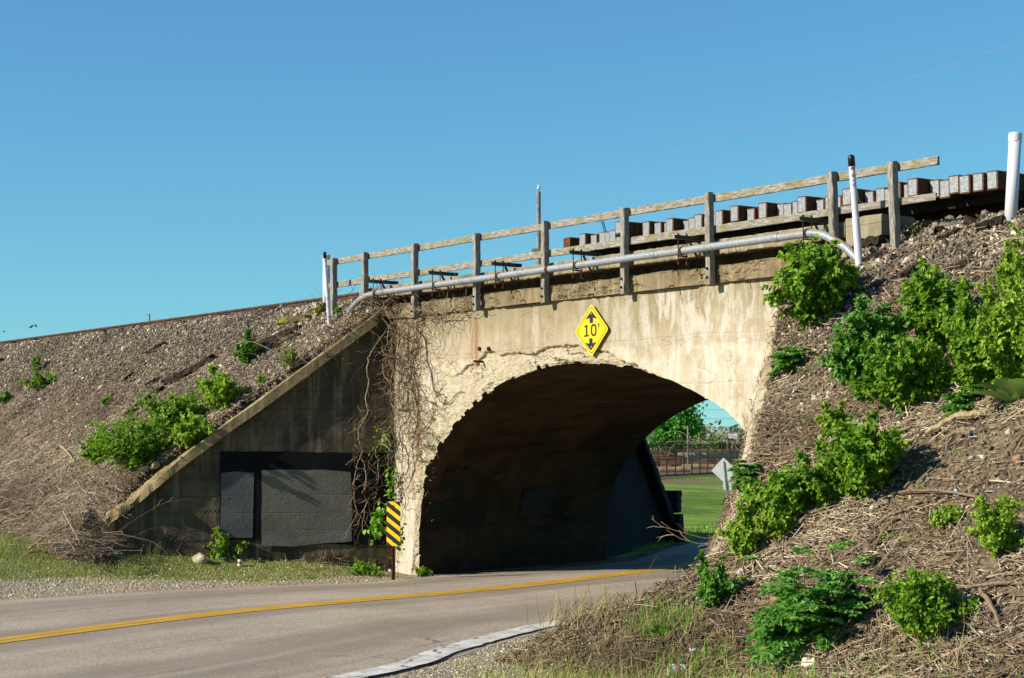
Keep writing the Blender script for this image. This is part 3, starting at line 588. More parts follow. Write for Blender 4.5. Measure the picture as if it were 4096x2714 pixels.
# ------------------------------------------------------------------ the arch bridge
BR = thing('arch_bridge', 'old cream concrete railway arch bridge over the road with crumbling arch edge', 'bridge', O)
CS, HS, ZB, RISE = 4.67, 4.46, .6, 2.73             # arch centre, half span, springing height, rise above it
def arch_r(phi, k=0.0):
    """radius of the opening from (CS,-.3), by angle; jamb below the springing, ellipse above"""
    c, s = np.cos(phi), np.sin(phi); r1 = HS / np.maximum(np.abs(c), 1e-6)
    zb = ZB + .3; a = (c / HS) ** 2 + (s / RISE) ** 2; b = -2 * s * zb / RISE ** 2; cc = (zb / RISE) ** 2 - 1
    r2 = (-b + np.sqrt(np.maximum(b * b - 4 * a * cc, 0))) / (2 * a); return np.where(r1 * s < zb, r1, r2)
NP_ = 760; phi = np.linspace(math.pi, 0, NP_); s_l, s_r, z_t = -.55, 11.2, 4.33
ri = arch_r(phi); cx, sx = np.cos(phi), np.sin(phi)
ro = np.minimum(np.where(cx < 0, (s_l - CS) / np.minimum(cx, -1e-9), (s_r - CS) / np.maximum(cx, 1e-9)), (z_t + .3) / np.maximum(sx, 1e-9))
edge = np.stack([CS + ri * cx, -.3 + ri * sx], -1)
leftness = sstep(6.6, 3.0, edge[:, 0]) * sstep(.8, 2.0, edge[:, 1]) + .25
ca, cb = fbm(p2(edge[:, 0] * 1.7, edge[:, 1] * 1.7), 1.0, 4, 61, .6), fbm(p2(edge[:, 0] * 5.3, edge[:, 1] * 5.3), 1.0, 3, 62)
chip = (.012 + .05 * sstep(5.6, 4.2, edge[:, 0]) * sstep(.9, 1.6, edge[:, 1]) + .055 * sstep(.02, .05, ca) + .05 * sstep(.22, .25, ca) + .03 * sstep(.08, .12, cb) + .012 * np.abs(fbm(p2(edge[:, 0] * 14, edge[:, 1] * 14), 1.0, 2, 60))) * leftness
nr_ = 120; q = np.linspace(0, 1, nr_) ** 1.5
RR = (ri + chip)[:, None] + (ro - ri - chip)[:, None] * q[None]
Sg, Zg = CS + RR * cx[:, None], -.3 + RR * sx[:, None]
dE = RR - ri[:, None]; lim = (.10 + .58 * sstep(5.8, 1.8, edge[:, 0]) * sstep(.9, 2.3, edge[:, 1]))[:, None] * (1 + .75 * fbm(p2(Sg * 1.3, Zg * 1.3), 1.0, 4, 63)) - .22 * sstep(5.2, 7.0, Sg)
sp = sstep(.03, -.03, dE - lim - .06 * fbm(p2(Sg, Zg), 7, 4, 69, .65))
rough = 1 - 2.2 * np.abs(fbm(p2(Sg * 3.6, Zg * 6.5), 1.0, 5, 64, .62)); fine = 1 - 2 * np.abs(fbm(p2(Sg * 14, Zg * 26), 1.0, 3, 65))
Tg = sp * (.034 - .015 * rough - .010 * fine) + .006 * fbm(p2(Sg, Zg), 2.0, 4, 66)
lift = sstep(.012, -.004, np.abs(Zg - (3.64 + .05 * fbm(p2(Sg, 0), 1.2, 3, 67)))) * .008
Tg = Tg + lift + sp * .03 * sstep(.10, 0, dE) + .045 * np.exp(-((dE - lim - .06 * fbm(p2(Sg, Zg), 7, 4, 69, .65)) / .022) ** 2) * sstep(-.15, .15, fbm(p2(Sg, Zg), 1.1, 3, 68)) * sstep(7.0, 5.5, Sg)
for k_ in range(3): Tg = Tg + sp * .05 * sstep(.045, .0, np.abs(fbm(p2(Sg * 1.6 + 7 * k_, Zg * 4.5), 1.0, 5, 73 + k_, .6))) * sstep(.05, .3, fbm(p2(Sg, Zg), 1.4, 2, 78 + k_))
for zl in (1.25, 2.35, 3.0): Tg = Tg + .004 * sstep(.02, 0, np.abs(Zg - zl))
P = wd(Sg, Tg, Zg)
o = link('spandrel_wall', mesh_data('spandrel_wall', P - O, grid_faces(NP_, nr_)[:, ::-1], False, {'spall': sp.ravel()}), M['face'], BR)
# barrel
dep = np.concatenate([A([0, .03, .07, .13, .22, .35, .55, .8]), np.linspace(1.1, 5.0, 16)]); fall = A([1, .98, .9, .75, .5, .2, 0, 0] + [0] * 16)
phi2 = phi[::2]; e2_, ri2, ch2 = edge[::2], ri[::2], chip[::2]; tg0 = Tg[::2, 0]
B_ = []
for d, fl in zip(dep, fall):
    rr = ri2 + ch2 * fl + .05 * (0 < d < .3) * fbm(p2(e2_[:, 0] * 5 + d * 9, e2_[:, 1] * 5), 1.0, 4, 72, .65) * fl + .012 * fbm(p2(e2_[:, 0] * 3 + d * 5, e2_[:, 1] * 3), 1.0, 4, 70) * (d > .2); s_ = CS + rr * np.cos(phi2); z_ = -.3 + rr * np.sin(phi2); z_ = z_ - .07 * np.maximum(z_ - .6, 0) * d / 5
    B_.append(wd(s_ - .23 * d, (tg0 * max(0, 1 - d / .3)) + d, z_))
B_ = A(B_)
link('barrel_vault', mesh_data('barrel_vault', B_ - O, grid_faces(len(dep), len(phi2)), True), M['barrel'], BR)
# far side wall and deck that close the body of the bridge
bm_ = MB(); nb = 60; ph = np.linspace(math.pi, 0, nb); rb = arch_r(ph)
ib = np.stack([CS - 1.15 + rb * np.cos(ph), (-.3 + rb * np.sin(ph)) ], -1); ib[:, 1] -= .07 * np.maximum(ib[:, 1] - .6, 0)
ob = np.stack([np.clip(CS - 1.15 + 3 * rb * np.cos(ph), -2.0, 10.6), np.clip(-.3 + 3 * rb * np.sin(ph), -.3, 4.55)], -1)
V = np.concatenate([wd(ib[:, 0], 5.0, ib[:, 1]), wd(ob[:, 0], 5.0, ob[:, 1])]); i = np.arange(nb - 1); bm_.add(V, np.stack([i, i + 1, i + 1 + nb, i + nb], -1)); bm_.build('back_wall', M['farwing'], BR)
bm_ = MB(); bm_.add(*fbox(-2.2, 11.0, .345, 5.15, 4.40, 4.74)); bm_.build('deck_slab', M['cap'], BR)
# kerb (in pours), recess wall, crumbling cap beam
bm_ = MB(); bm_.add(*fbox(-1.5, 10.1, .26, .34, 4.30, 4.725)); bm_.build('recess_wall', M['wing'], BR)
ks = [-1.62, .9, 2.3, 3.72, 5.35, 6.55, 8.0, 9.95]
for k in range(len(ks) - 1):
    bm_ = MB(); bm_.add(*beam(wd(ks[k] + .006, .10, 4.815), wd(ks[k + 1] - .006, .10, 4.815), .30, .20, E3, 24, .003, .012, 80 + k, None, .004)); bm_.build('kerb_block', M['curb'], BR)
ns, nz = 620, 30; S = np.linspace(-1.45, 9.7, ns); Zc = np.linspace(4.315, 4.565, nz); SS, ZZ = np.meshgrid(S, Zc, indexing='ij')
ero = sstep(.02, .16, fbm(p2(SS * .9, ZZ * 1.8), 1.0, 4, 90) + .10); bot = sstep(4.42, 4.31, ZZ + .06 * fbm(p2(SS, ZZ), 2.5, 3, 93)) * .7
e_ = np.maximum(ero, bot * sstep(-.1, .3, fbm(p2(SS, 3), .7, 3, 92)))
TT = -.085 + e_ * (.055 - .035 * (1 - 2.2 * np.abs(fbm(p2(SS * 4, ZZ * 9), 1.0, 5, 91, .62))) + .02 * fbm(p2(SS, ZZ), 22, 2, 94)) + .005 * fbm(p2(SS, ZZ), 3, 3, 95)
ZZ2 = ZZ + (ZZ > 4.55) * .02 * fbm(p2(SS, 0), 3, 4, 96) + (ZZ < 4.325) * (.016 + .03 * np.maximum(0, fbm(p2(SS, 7), 2.2, 4, 97)))
Pc = wd(SS, TT, ZZ2); topr = wd(S, .27, 4.575 + 0 * S); botr = wd(S, .06, ZZ2[:, 0]); Pc = np.concatenate([botr[:, None], Pc, topr[:, None]], 1)
link('cap_beam', mesh_data('cap_beam', Pc - O, grid_faces(ns, nz + 2)[:, ::-1], False), M['cap'], BR)
bm_ = MB(); bm_.add(*beam(wd(9.97, .24, 4.62), wd(10.55, .24, 4.62), .6, .66, E3, 6, .006, .02, 98)); bm_.build('kerb_end_block', M['curb'], BR)
# near left wing wall
CW = wd(-.52, .0, 0); Wv = unit(A([-.982, -.19, 0])); NW = A([-Wv[1], Wv[0], 0]); NW = NW if NW[1] < 0 else -NW
def wp(k, z, off=0.0):
    k, z, off = np.broadcast_arrays(np.asarray(k, float), np.asarray(z, float), np.asarray(off, float)); return CW + k[..., None] * Wv + off[..., None] * NW + z[..., None] * E3
def onwing(u, v):
    r = ray(u, v); kk = ((CW - CAM) @ NW) / (r @ NW); Pq = CAM + r * kk; return (Pq - CW) @ Wv, Pq[2]
def ztop(k): return 4.24 + .414 - .748 * np.asarray(k, float)
nk, nz = 150, 90; kk = np.linspace(-.05, 5.35, nk); qq = np.linspace(0, 1, nz); KK, QQ = np.meshgrid(kk, qq, indexing='ij'); zt = np.minimum(ztop(KK) - .14, 4.3); ZW = -.3 + (zt + .3) * QQ
OFF = .006 * fbm(p2(KK, ZW), 2, 4, 101) + .004 * fbm(p2(KK, ZW), 12, 3, 102)
for zl in (.55, 1.05, 1.85, 2.6, 3.3): OFF = OFF - .012 * sstep(.025, 0, np.abs(ZW - zl - .015 * fbm(p2(KK, zl), 2, 3, 103)))
OFF = OFF - .03 * sstep(.10, .30, fbm(p2(KK, ZW), 3.0, 4, 104)) * sstep(1.0, .4, ZW)
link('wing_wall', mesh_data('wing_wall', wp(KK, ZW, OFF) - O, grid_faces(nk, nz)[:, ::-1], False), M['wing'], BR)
# its coping, worn and broken towards the low end
nc = 130; kc = np.linspace(.28, 4.78, nc); zc = ztop(kc) + .01 * fbm(p2(kc, 0), 2, 3, 110); brk = sstep(3.3, 4.3, kc); ring = []
for i in range(nc):
    w0, w1 = .115, -.36; hh = .20; j = brk[i]; bb = .02 + .05 * j
    cs = A([[w0, -hh], [w0, -bb], [w0 - bb, 0], [(w0 + w1) / 2, .01], [w1 + .02, 0], [w1, -.03], [w1, -hh - .05]])
    cs = cs + (.012 + .11 * j) * np.stack([fbm(np.stack([np.full(7, kc[i] * 4.6), np.arange(7) * 1.7, np.full(7, f_)], -1), 1.0, 4, 111 + f_) for f_ in (0, 1)], -1) + np.stack([-.05 * j * np.ones(7) * (np.arange(7) < 4), -.05 * j * np.ones(7)], -1)
    ring.append(wp(kc[i], zc[i] + cs[:, 1], cs[:, 0]))
V, Fs = sweep(ring); link('coping', mesh_data('coping', V - O, Fs, False), M['coping'], BR)
# painted-over patches on the wing wall
def patch(name, pts, mat, off, seed, rag=.018, par=BR, fn=None, label=None):
    P = []; pts = [onwing(*p) if fn is None else p for p in pts]
    for a, b in zip(pts, pts[1:] + pts[:1]):
        a, b = A(a), A(b); m = max(2, int(np.linalg.norm(b - a) / .035))
        for i in range(m): P.append(a + (b - a) * i / m)
    P = A(P); P = P + rag * np.stack([fbm(p2(P[:, 0] * 4, P[:, 1] * 4), 1.0, 4, seed), fbm(p2(P[:, 0] * 4, P[:, 1] * 4), 1.0, 4, seed + 1)], -1)
    o_, ex, ey, en = (CW, Wv, E3, NW) if fn is None else fn
    V, Fs = prism(P, o_, ex, ey, en, off - .004, off); o = link(name, mesh_data(name, V - O, Fs), mat, par)
    if label: o['label'] = label
patch('paint_patch', [(880, 1806), (1150, 1808), (1560, 1815), (1570, 2000), (1560, 2178), (1400, 2180), (880, 2155)], M['black_paint'], .016, 120, .012, label='black painted band on the wing wall')
patch('paint_patch', [(884, 1892), (950, 1886), (1016, 1893), (1014, 2000), (1010, 2150), (882, 2152)], M['blue_grey_paint'], .022, 122, .016, label='narrow blue grey painted panel')
patch('paint_patch', [(1046, 1884), (1150, 1880), (1300, 1880), (1402, 1888), (1408, 2020), (1404, 2150), (1230, 2150), (1046, 2145)], M['grey_paint'], .022, 124, .018, label='large dark grey painted panel')
patch('paint_patch', [(1046, 2143), (1230, 2146), (1402, 2122), (1403, 2164), (1200, 2182), (1046, 2187)], M['pale_paint'], .026, 126, .03, label='paler grey strip under the large panel')
# the far left wing wall seen through the tunnel, with blocks at its foot
FW = wd(-1.2, 5.0, 0); Fv = unit(A([.287, .958, 0])); FN = A([Fv[1], -Fv[0], 0])
nk, nz = 50, 40; kk = np.linspace(0, 6.4, nk); KK, QQ = np.meshgrid(kk, np.linspace(0, 1, nz), indexing='ij'); ZF = -.3 + (4.15 - .585 * KK + .3) * QQ
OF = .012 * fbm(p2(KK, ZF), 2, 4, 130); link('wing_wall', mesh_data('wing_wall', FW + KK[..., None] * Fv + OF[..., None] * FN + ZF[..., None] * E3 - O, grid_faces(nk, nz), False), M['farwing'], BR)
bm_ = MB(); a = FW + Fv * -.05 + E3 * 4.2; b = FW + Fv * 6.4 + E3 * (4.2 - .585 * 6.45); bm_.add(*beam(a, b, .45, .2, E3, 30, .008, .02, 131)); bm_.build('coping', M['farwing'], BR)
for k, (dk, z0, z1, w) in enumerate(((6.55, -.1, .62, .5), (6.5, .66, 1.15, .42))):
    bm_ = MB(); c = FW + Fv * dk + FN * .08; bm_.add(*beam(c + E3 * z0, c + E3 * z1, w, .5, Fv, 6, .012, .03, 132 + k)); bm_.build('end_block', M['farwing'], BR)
# broken right wing wall, mostly buried, its rough top showing along the debris
rt = np.linspace(-5.0, -.15, 120); rs = sbR(rt); rz = zR(rs, rt); ring = []
for i in range(len(rt)):
    nz_ = lambda k: fbm(np.stack([np.full(8, rt[i] * 4.2), np.arange(8) * 1.9, np.full(8, k)], -1), 1.0, 4, 141 + k)
    cs = A([[-.20, -1.2], [-.20, -.12], [-.15, .015], [-.02, .03], [.08, .01], [.13, -.10], [.13, -.6], [.13, -1.2]]); cs = cs + .05 * np.stack([nz_(0), nz_(1)], -1)
    ring.append(wd(rs[i] + cs[:, 0], rt[i], np.maximum(rz[i] + cs[:, 1] - .06 - .10 * (rt[i] > -1.8), -.2)))
V, Fs = sweep(ring); link('wing_wall', mesh_data('wing_wall', V - O, Fs), M['rock'], BR)['label'] = 'broken right wing wall half buried in debris'
# charcoal and blue patches in the tunnel
def barrel_patch(t0, t1, z0, z1, mat, seed):
    zz = np.linspace(z0, z1, 8); tt = np.linspace(t0, t1, 9); ph = np.linspace(math.pi, math.pi / 2, 400); r = arch_r(ph) - .022; s_, z_ = CS + r * np.cos(ph), -.3 + r * np.sin(ph); P = np.zeros((8, 9, 3))
    for i, zq in enumerate(zz):
        for j, tq in enumerate(tt):
            z2 = z_ - .07 * np.maximum(z_ - .6, 0) * tq / 5; k = np.argmin(np.abs(z2 - zq - .04 * math.sin(seed + j * 1.7) * (i in (0, 7)))); P[i, j] = wd(s_[k] - .23 * tq, tq + .04 * math.sin(seed + i * 2.1) * (j in (0, 8)), z2[k])
    link('paint_patch', mesh_data('paint_patch', P - O, grid_faces(8, 9)), mat, BR)
barrel_patch(.35, .85, 1.35, 1.78, M['dark_patch'], 1); barrel_patch(.12, 1.6, .75, 1.22, M['dark_patch'], 2); barrel_patch(2.5, 3.3, .9, 1.4, M['blue_patch'], 3)
# bolts, a stub of iron and old wall pegs
for (u, v) in ((1920, 1396), (1957, 1396)):
    s0, z0 = onwall(u, v); bm_ = MB(); bm_.add(*lathe([(.0, 0), (.035, 0), (.035, .03), (.02, .045), (.0, .045)], wd(s0, .005, z0), -E2, 8)); bm_.build('bolt', M['rust'], BR)
s0, z0 = onwall(1928, 1448); bm_ = MB(); bm_.add(*tube([wd(s0, .02, z0), wd(s0, -.16, z0 + .005)], .018, 8)); bm_.build('iron_stub', M['rust'], BR)
for (u, v) in ((2100, 1200), (2078, 1165), (2370, 1176), (2695, 1142), (2348, 1110), (2710, 1080), (2975, 1115)):
    s0, z0 = onwall(u, v, -.08); bm_ = MB(); bm_.add(*tube([wd(s0, .0, z0), wd(s0, -.15, z0 - .01), wd(s0 + .005, -.17, z0 - .04)], .009, 6)); bm_.build('iron_peg', M['rust'], BR)

# ------------------------------------------------------------------ railing on the bridge edge
RL = thing('wooden_railing', 'weathered two-rail timber railing along the top edge of the bridge', 'railing', wd(4.3, -.14, 4.3))
post_s = [-2.33, -1.25, .34, 2.15, 3.95, 5.82, 7.61, 9.88, 10.86]
for k, s0 in enumerate(post_s):
    zb = 4.30 if 0 < k < 7 else 4.0
    lean = (-.012, -.02, 0, -.004, .0, .006, -.02, -.05, -.05)[k]
    b = MB(); b.add(*beam(wd(s0, -.145, zb), wd(s0 + lean, -.145, 5.535), .088, .10, E2, 14, .0022, .008, 200 + k, None, .006)); o = b.build('post', M['post_wood'], RL)
    if 1 < k < 7:
        for zq in (4.40, 4.52):
            b = MB(); b.add(*lathe([(0, 0), (.017, 0), (.017, .018), (.008, .03), (0, .03)], wd(s0 - .005, -.198, zq), -E2, 8)); b.build('bolt', M['rust'], o)
cuts = [-2.72, -1.26, .35, 2.16, 5.83, 7.62, 11.45]
for k in range(len(cuts) - 1):
    for zq, nm in ((5.475, 'top_rail'), (5.055, 'mid_rail')):
        a, bq = cuts[k], cuts[k + 1]
        if nm == 'mid_rail' and k == len(cuts) - 2: bq = 11.40
        b = MB(); d = .006 * math.sin(k * 2.3 + zq)
        b.add(*beam(wd(a + .004, -.068, zq + d), wd(bq - .004, -.068, zq - d * .5), .042, .105, E3, 26, .0016, .006, 230 + k + int(zq * 10), .8 if (nm == 'mid_rail' and k == len(cuts) - 2) else None, .012 if k == len(cuts) - 2 else .003)); b.build(nm, M['rail_wood'], RL)
# ------------------------------------------------------------------ galvanised pipe on brackets
PT = thing('service_pipe', 'long grey galvanised pipe hung on brackets along the bridge face', 'pipe', wd(4, -.3, 4.7))
TP = -.29
def pz(u, v): s0, z0 = onwall(u, v, TP); return wd(s0, TP, z0)
gl = hit(1392, 1262); path = [gl + A([0, 0, -.12]), gl + A([.02, 0, .03])] + [pz(*q) for q in ((1418, 1222), (1445, 1196), (1478, 1180), (1520, 1171))]
s_a, z_a = onwall(1560, 1166, TP); s_b, z_b = onwall(3190, 940, TP)
for q in np.linspace(0, 1, 40): path.append(wd(s_a + (s_b - s_a) * q, TP, z_a + (z_b - z_a) * q))
path += [pz(3255, 935), pz(3300, 944), pz(3345, 968)]; gr_ = hit(3425, 1035); path += [gr_ * .5 + pz(3345, 968) * .5 + A([0, 0, .02]), gr_, gr_ + (gr_ - pz(3345, 968)) * .35]
path = A(path); sm = []
Q = np.concatenate([path[:1], path, path[-1:]])
for i in range(1, len(Q) - 2):
    for q in np.linspace(0, 1, 5, endpoint=False):
        p0, p1, p2_, p3 = Q[i - 1:i + 3]; sm.append(.5 * (2 * p1 + (p2_ - p0) * q + (2 * p0 - 5 * p1 + 4 * p2_ - p3) * q ** 2 + (3 * p1 - p0 - 3 * p2_ + p3) * q ** 3))
b = MB(); b.add(*tube(sm, .052, 20)); b.build('pipe', M['pipe'], PT, True)
for u, v, mt, w in ((1535, 1170, 'band', .10), (1852, 1126, 'band', .10), (2087, 1096, 'band', .10), (2193, 1080, 'rust', .06), (2616, 1026, 'band', .09), (3108, 953, 'band', .09)):
    s0, z0 = onwall(u, v, TP); z0 = z_a + (z_b - z_a) * (s0 - s_a) / (s_b - s_a); b = MB(); dv = wd(s_b, TP, z_b) - wd(s_a, TP, z_a); dv = unit(dv); c = wd(s0, TP, z0)
    b.add(*lathe([(.050, -w / 2), (.0575, -w / 2), (.0585, -w / 2 + .01), (.0585, w / 2 - .01), (.0575, w / 2), (.050, w / 2)], c, dv, 20)); b.build('coupling', M[mt], PT, True)
for k, (u, v) in enumerate(((1508, 1172), (1745, 1140), (1997, 1105), (2309, 1063), (2730, 1008), (3230, 935))):
    s0, _ = onwall(u, v, TP); z0 = z_a + (z_b - z_a) * (s0 - s_a) / (s_b - s_a); zt = 4.935
    b = MB(); b.add(*fbox(s0 + .03, s0 + .036, -.46, .12, zt, zt + .055)); b.add(*fbox(s0 + .03, s0 + .085, -.46, .12, zt - .007, zt - .001)); b.add(*beam(wd(s0 + .055, -.07, 4.70), wd(s0 + .055, -.22, zt - .012), .04, .006, E1, 1, 0, .001)); hg = b.build('hanger', M['iron'], PT)
    b = MB()
    for dt in (-.075, .075):
        b.add(*tube([wd(s0, TP + dt, zt + .09), wd(s0, TP + dt, z0 - .20)], .0075, 6)); b.add(*lathe([(0, -.02), (.018, -.02), (.018, .02), (0, .02)], wd(s0, TP + dt, z0 - .17), E3, 6)); b.add(*lathe([(0, 0), (.016, 0), (.016, .022), (0, .022)], wd(s0, TP + dt, zt + .055), E3, 6))
    b.add(*tube([wd(s0, TP - .085, z0 - .075), wd(s0, TP + .085, z0 - .075)], .011, 6)); b.build('rod', M['rust'], hg)
    b = MB(); b.add(*lathe([(.053, -.02), (.060, -.02), (.060, .02), (.053, .02)], wd(s0, TP, z0), E1, 18)); b.build('clamp', M['iron'], hg)
# ------------------------------------------------------------------ railway track
TK = thing('railway_track', 'rusty railway track running along the crest of the embankment', 'track', wd(-6, 2.1, 4.85))
for t0 in (1.40, 2.84):
    prof = A([[-.07, 0], [.07, 0], [.07, .012], [.012, .03], [.010, .12], [.036, .135], [.036, .165], [.028, .172], [-.028, .172], [-.036, .165], [-.036, .135], [-.010, .12], [-.012, .03], [-.07, .012]])
    ring = [wd(s0, t0 + prof[:, 0], 4.935 + prof[:, 1]) for s0 in np.concatenate([np.linspace(-400, -60, 12), np.linspace(-55, 30, 60)])]; V, Fs = sweep(ring); b = MB(); b.add(V, Fs); ro_ = b.build('rail', M['rail_steel'], TK)
    for sj in (-4.2, -15.9): b = MB(); b.add(*fbox(sj - .35, sj + .35, t0 - .033, t0 - .012, 4.965, 5.055)); b.build('joint_bar', M['rail_steel'], ro_)
for k in range(50):
    s0 = 4.0 - k * .56 + .05 * math.sin(k * 3.1); z0 = 4.855 + .02 * math.sin(k * 1.7); b = MB(); b.add(*beam(wd(s0, .88 + .06 * math.sin(k * 2.2), z0), wd(s0, 3.4, z0), .22, .17, E3, 3, .004, .012, 300 + k)); b.build('tie', M['tie_old'], TK)
# ------------------------------------------------------------------ row of new ties laid across the track
s0 = onwall(2283, 990, .72)[0]; protr = {0: -.10, 1: .16, 2: -.06, 8: .0, 9: -.36, 10: .05, 11: -.12, 14: -.13, 19: -.02, 20: -.14, 22: -.17, 25: -.15, 29: -.12, 33: -.02, 34: -.20, 38: -.08, 40: -.16}
lift_ = {0: -.02, 1: -.02, 9: .05, 11: .03, 14: .02, 17: .03, 20: .02, 22: .045, 25: .03, 29: .035, 34: .03, 38: .03, 40: .03}
ntie = 47; wT, hT, lT = .165, .225, 2.6
def tie_mesh(k):
    V, Fs = beam(A([0, 0, 0]), A([0, lT, 0]), wT, hT, E3, 4, .0015, .012, 400 + k); return mesh_data('tie_body', V, Fs)
tm = [tie_mesh(k) for k in range(4)]
pV, pF = box(A([0, -.003, 0]), A([wT * .39, 0, 0]), A([0, .003, 0]), A([0, 0, hT * .43])); pm = mesh_data('tie_plate', pV, pF)
yaw0 = math.atan2(E2[1], E2[0]) - math.pi / 2; pp = s0
for k in range(ntie):
    t0 = .74 + protr.get(k, .045 * math.sin(k * 5.1)); z0 = 5.30 + lift_.get(k, .014 * math.sin(k * 3.7)); c = wd(pp, t0, z0)
    txt = 'new brown railway tie, %s from the left in the row lying across the bridge' % ordinal(k)
    o = thing('railway_tie', txt, 'railway tie', c, 'new ties laid in a row across the track'); o.rotation_euler = (.006 * math.sin(k * 2.9), .01 * math.sin(k * 4.1), yaw0 + .004 * math.sin(k * 1.9))
    bo = link('body', tm[k % 4], None, o)
    if not tm[k % 4].materials: tm[k % 4].materials.append(M['tie_new'])
    if k: link('end_plate', pm, M['plate'], o)
    if k in (34,):
        mk = []
        for q in np.linspace(0, 1, 14): mk.append(A([wT / 2 + .003, .10 + .10 * q ** 2, .075 - .14 * math.sin(min(1, q * 1.25) * math.pi / 2)]))
        V, Fs = tube(mk, .008, 5); link('paint_mark', mesh_data('paint_mark', V, Fs), M['chalk'], o)
    pp += wT + .008 + (.012 if k % 5 == 2 else 0)
tie_end = pp
for k, t0 in enumerate((1.05, 2.2)):
    o = thing('support_timber', 'dark timber carrying the row of new ties, %s' % ('nearer the railing' if k == 0 else 'farther from the railing'), 'timber', wd(8, t0, 5.1)); b = MB(); b.add(*beam(wd(s0 + .3, t0, 5.125), wd(tie_end, t0, 5.125), .14, .11, E3, 20, .003, .01, 420 + k)); b.build('beam', M['tie_old'], o)
for k, (u0, v0, u1, v1) in enumerate(((2405, 884, 2418, 930), (2412, 884, 2424, 928))):
    o = link('black_cable', mesh_data('black_cable', *tube([at(u0, v0, 31.5), at((u0 + u1) / 2 + 1, (v0 + v1) / 2, 31.5), at(u1, v1, 31.5)], .009, 5)), M['black_plastic']); tag(o, 'short black cable behind the railing above the ties, %s of two' % ('left', 'right')[k], 'cable', 'black cables')
# ------------------------------------------------------------------ clearance sign
s0, z0 = onwall(2366, 1322, -.05); SG = thing('clearance_sign', 'yellow diamond sign reading 10 feet with black arrows, bolted above the arch', 'road sign', wd(s0, -.05, z0))
C = wd(s0, -.05, z0)
def rdiamond(r, rad, n=8):
    pts = []
    for k in range(4):
        a = k * math.pi / 2 + math.pi / 2; c = A([math.cos(a), math.sin(a)]) * (r - rad * 1.414)
        for q in np.linspace(-math.pi / 4, math.pi / 4, n): pts.append(c + rad * A([math.cos(a + q), math.sin(a + q)]))
    return A(pts)
b = MB(); b.add(*prism(rdiamond(.395, .045), C, E1, E3, -E2, -.002, .002)); b.build('panel', M['sign_yellow'], SG)
b = MB(); b.add(*ringprism(rdiamond(.355, .05), rdiamond(.343, .045), C, E1, E3, -E2, .002, .0035)); b.build('border', M['sign_rust'], SG)
arrow = A([[0, .285], [.125, .175], [.125, .165], [.040, .180], [.038, .105], [-.038, .105], [-.040, .180], [-.125, .165], [-.125, .175]])
b = MB(); b.add(*prism(arrow[::-1], C, E1, E3, -E2, .002, .0035)); b.build('arrow', M['sign_black'], SG)
ar2 = arrow * A([1, -1]) + A([-.012, -.012]); b = MB(); b.add(*prism(ar2, C, E1, E3, -E2, .002, .0035)); b.build('arrow', M['sign_black'], SG)
one = A([[-.175, -.088], [-.055, -.088], [-.055, -.066], [-.092, -.066], [-.092, .086], [-.118, .086], [-.165, .066], [-.165, .044], [-.128, .056], [-.128, -.066], [-.175, -.066]])
b = MB(); b.add(*prism(one[::-1], C, E1, E3, -E2, .002, .0035)); b.build('digit', M['sign_black'], SG)
an = np.linspace(0, 2 * math.pi, 40, endpoint=False); se = lambda a, bb: np.stack([.055 + a * np.sign(np.cos(an)) * np.abs(np.cos(an)) ** .8, bb * np.sign(np.sin(an)) * np.abs(np.sin(an)) ** .8], -1)
b = MB(); b.add(*ringprism(se(.068, .09), se(.036, .062), C, E1, E3, -E2, .002, .0035)); b.build('digit', M['sign_black'], SG)
b = MB(); b.add(*prism(A([[.155, .092], [.190, .092], [.182, .032], [.164, .032]])[::-1], C, E1, E3, -E2, .002, .0035)); b.build('foot_mark', M['sign_black'], SG)
for dz in (.245, -.245): b = MB(); b.add(*lathe([(0, -.06), (.006, -.06), (.006, .003), (.014, .003), (.012, .009), (0, .010)], C + E3 * dz, -E2, 10)); b.build('bolt', M['bolt'], SG)
# ------------------------------------------------------------------ striped object marker
mp = at(1574, 2096, 28.3); gb = mp.copy(); gb[2] = float(zground(mp[0], mp[1])); OM = thing('object_marker', 'yellow and black striped hazard marker on a steel post beside the arch', 'road marker', gb)
fx = unit(A([1.0, -.30, 0])); fn = A([fx[1], -fx[0], 0]); fn = fn if fn[1] < 0 else -fn; w2, h2 = .118, .355
def rrect(a, bb, r, n=5): return A([A([sx_ * (a - r), sy_ * (bb - r)]) + r * A([math.cos(q), math.sin(q)]) for sx_, sy_, q0 in ((1, 1, 0), (-1, 1, .5), (-1, -1, 1), (1, -1, 1.5)) for q in np.linspace(q0 * math.pi, (q0 + .5) * math.pi, n)])
b = MB(); b.add(*prism(rrect(w2, h2, .018), mp, fx, E3, fn, -.002, .002)); b.build('panel', M['marker_yellow'], OM)
def clip(poly, nx, ny, c):
    out = []
    for a, bq in zip(poly, poly[1:] + poly[:1]):
        da, db = a[0] * nx + a[1] * ny - c, bq[0] * nx + bq[1] * ny - c
        if da <= 0: out.append(a)
        if da * db < 0: q = da / (da - db); out.append((a[0] + (bq[0] - a[0]) * q, a[1] + (bq[1] - a[1]) * q))
    return out
base_ = [tuple(p) for p in rrect(w2 - .001, h2 - .001, .018)]
sl_ = .74
for k in range(-1, 6):     # bands fall to the right
    c0 = h2 - .115 - k * .163; poly = clip(base_, sl_, 1, c0 + .043); poly = clip(poly, -sl_, -1, -(c0 - .043)) if len(poly) > 2 else []
    if len(poly) > 2: b = MB(); b.add(*prism(poly, mp, fx, E3, fn, .002, .0032)); b.build('stripe', M['sign_black'], OM)
b = MB(); top_ = mp + E3 * .25 - fn * .008; bt = A([mp[0], mp[1], gb[2] - .2]) - fn * .008
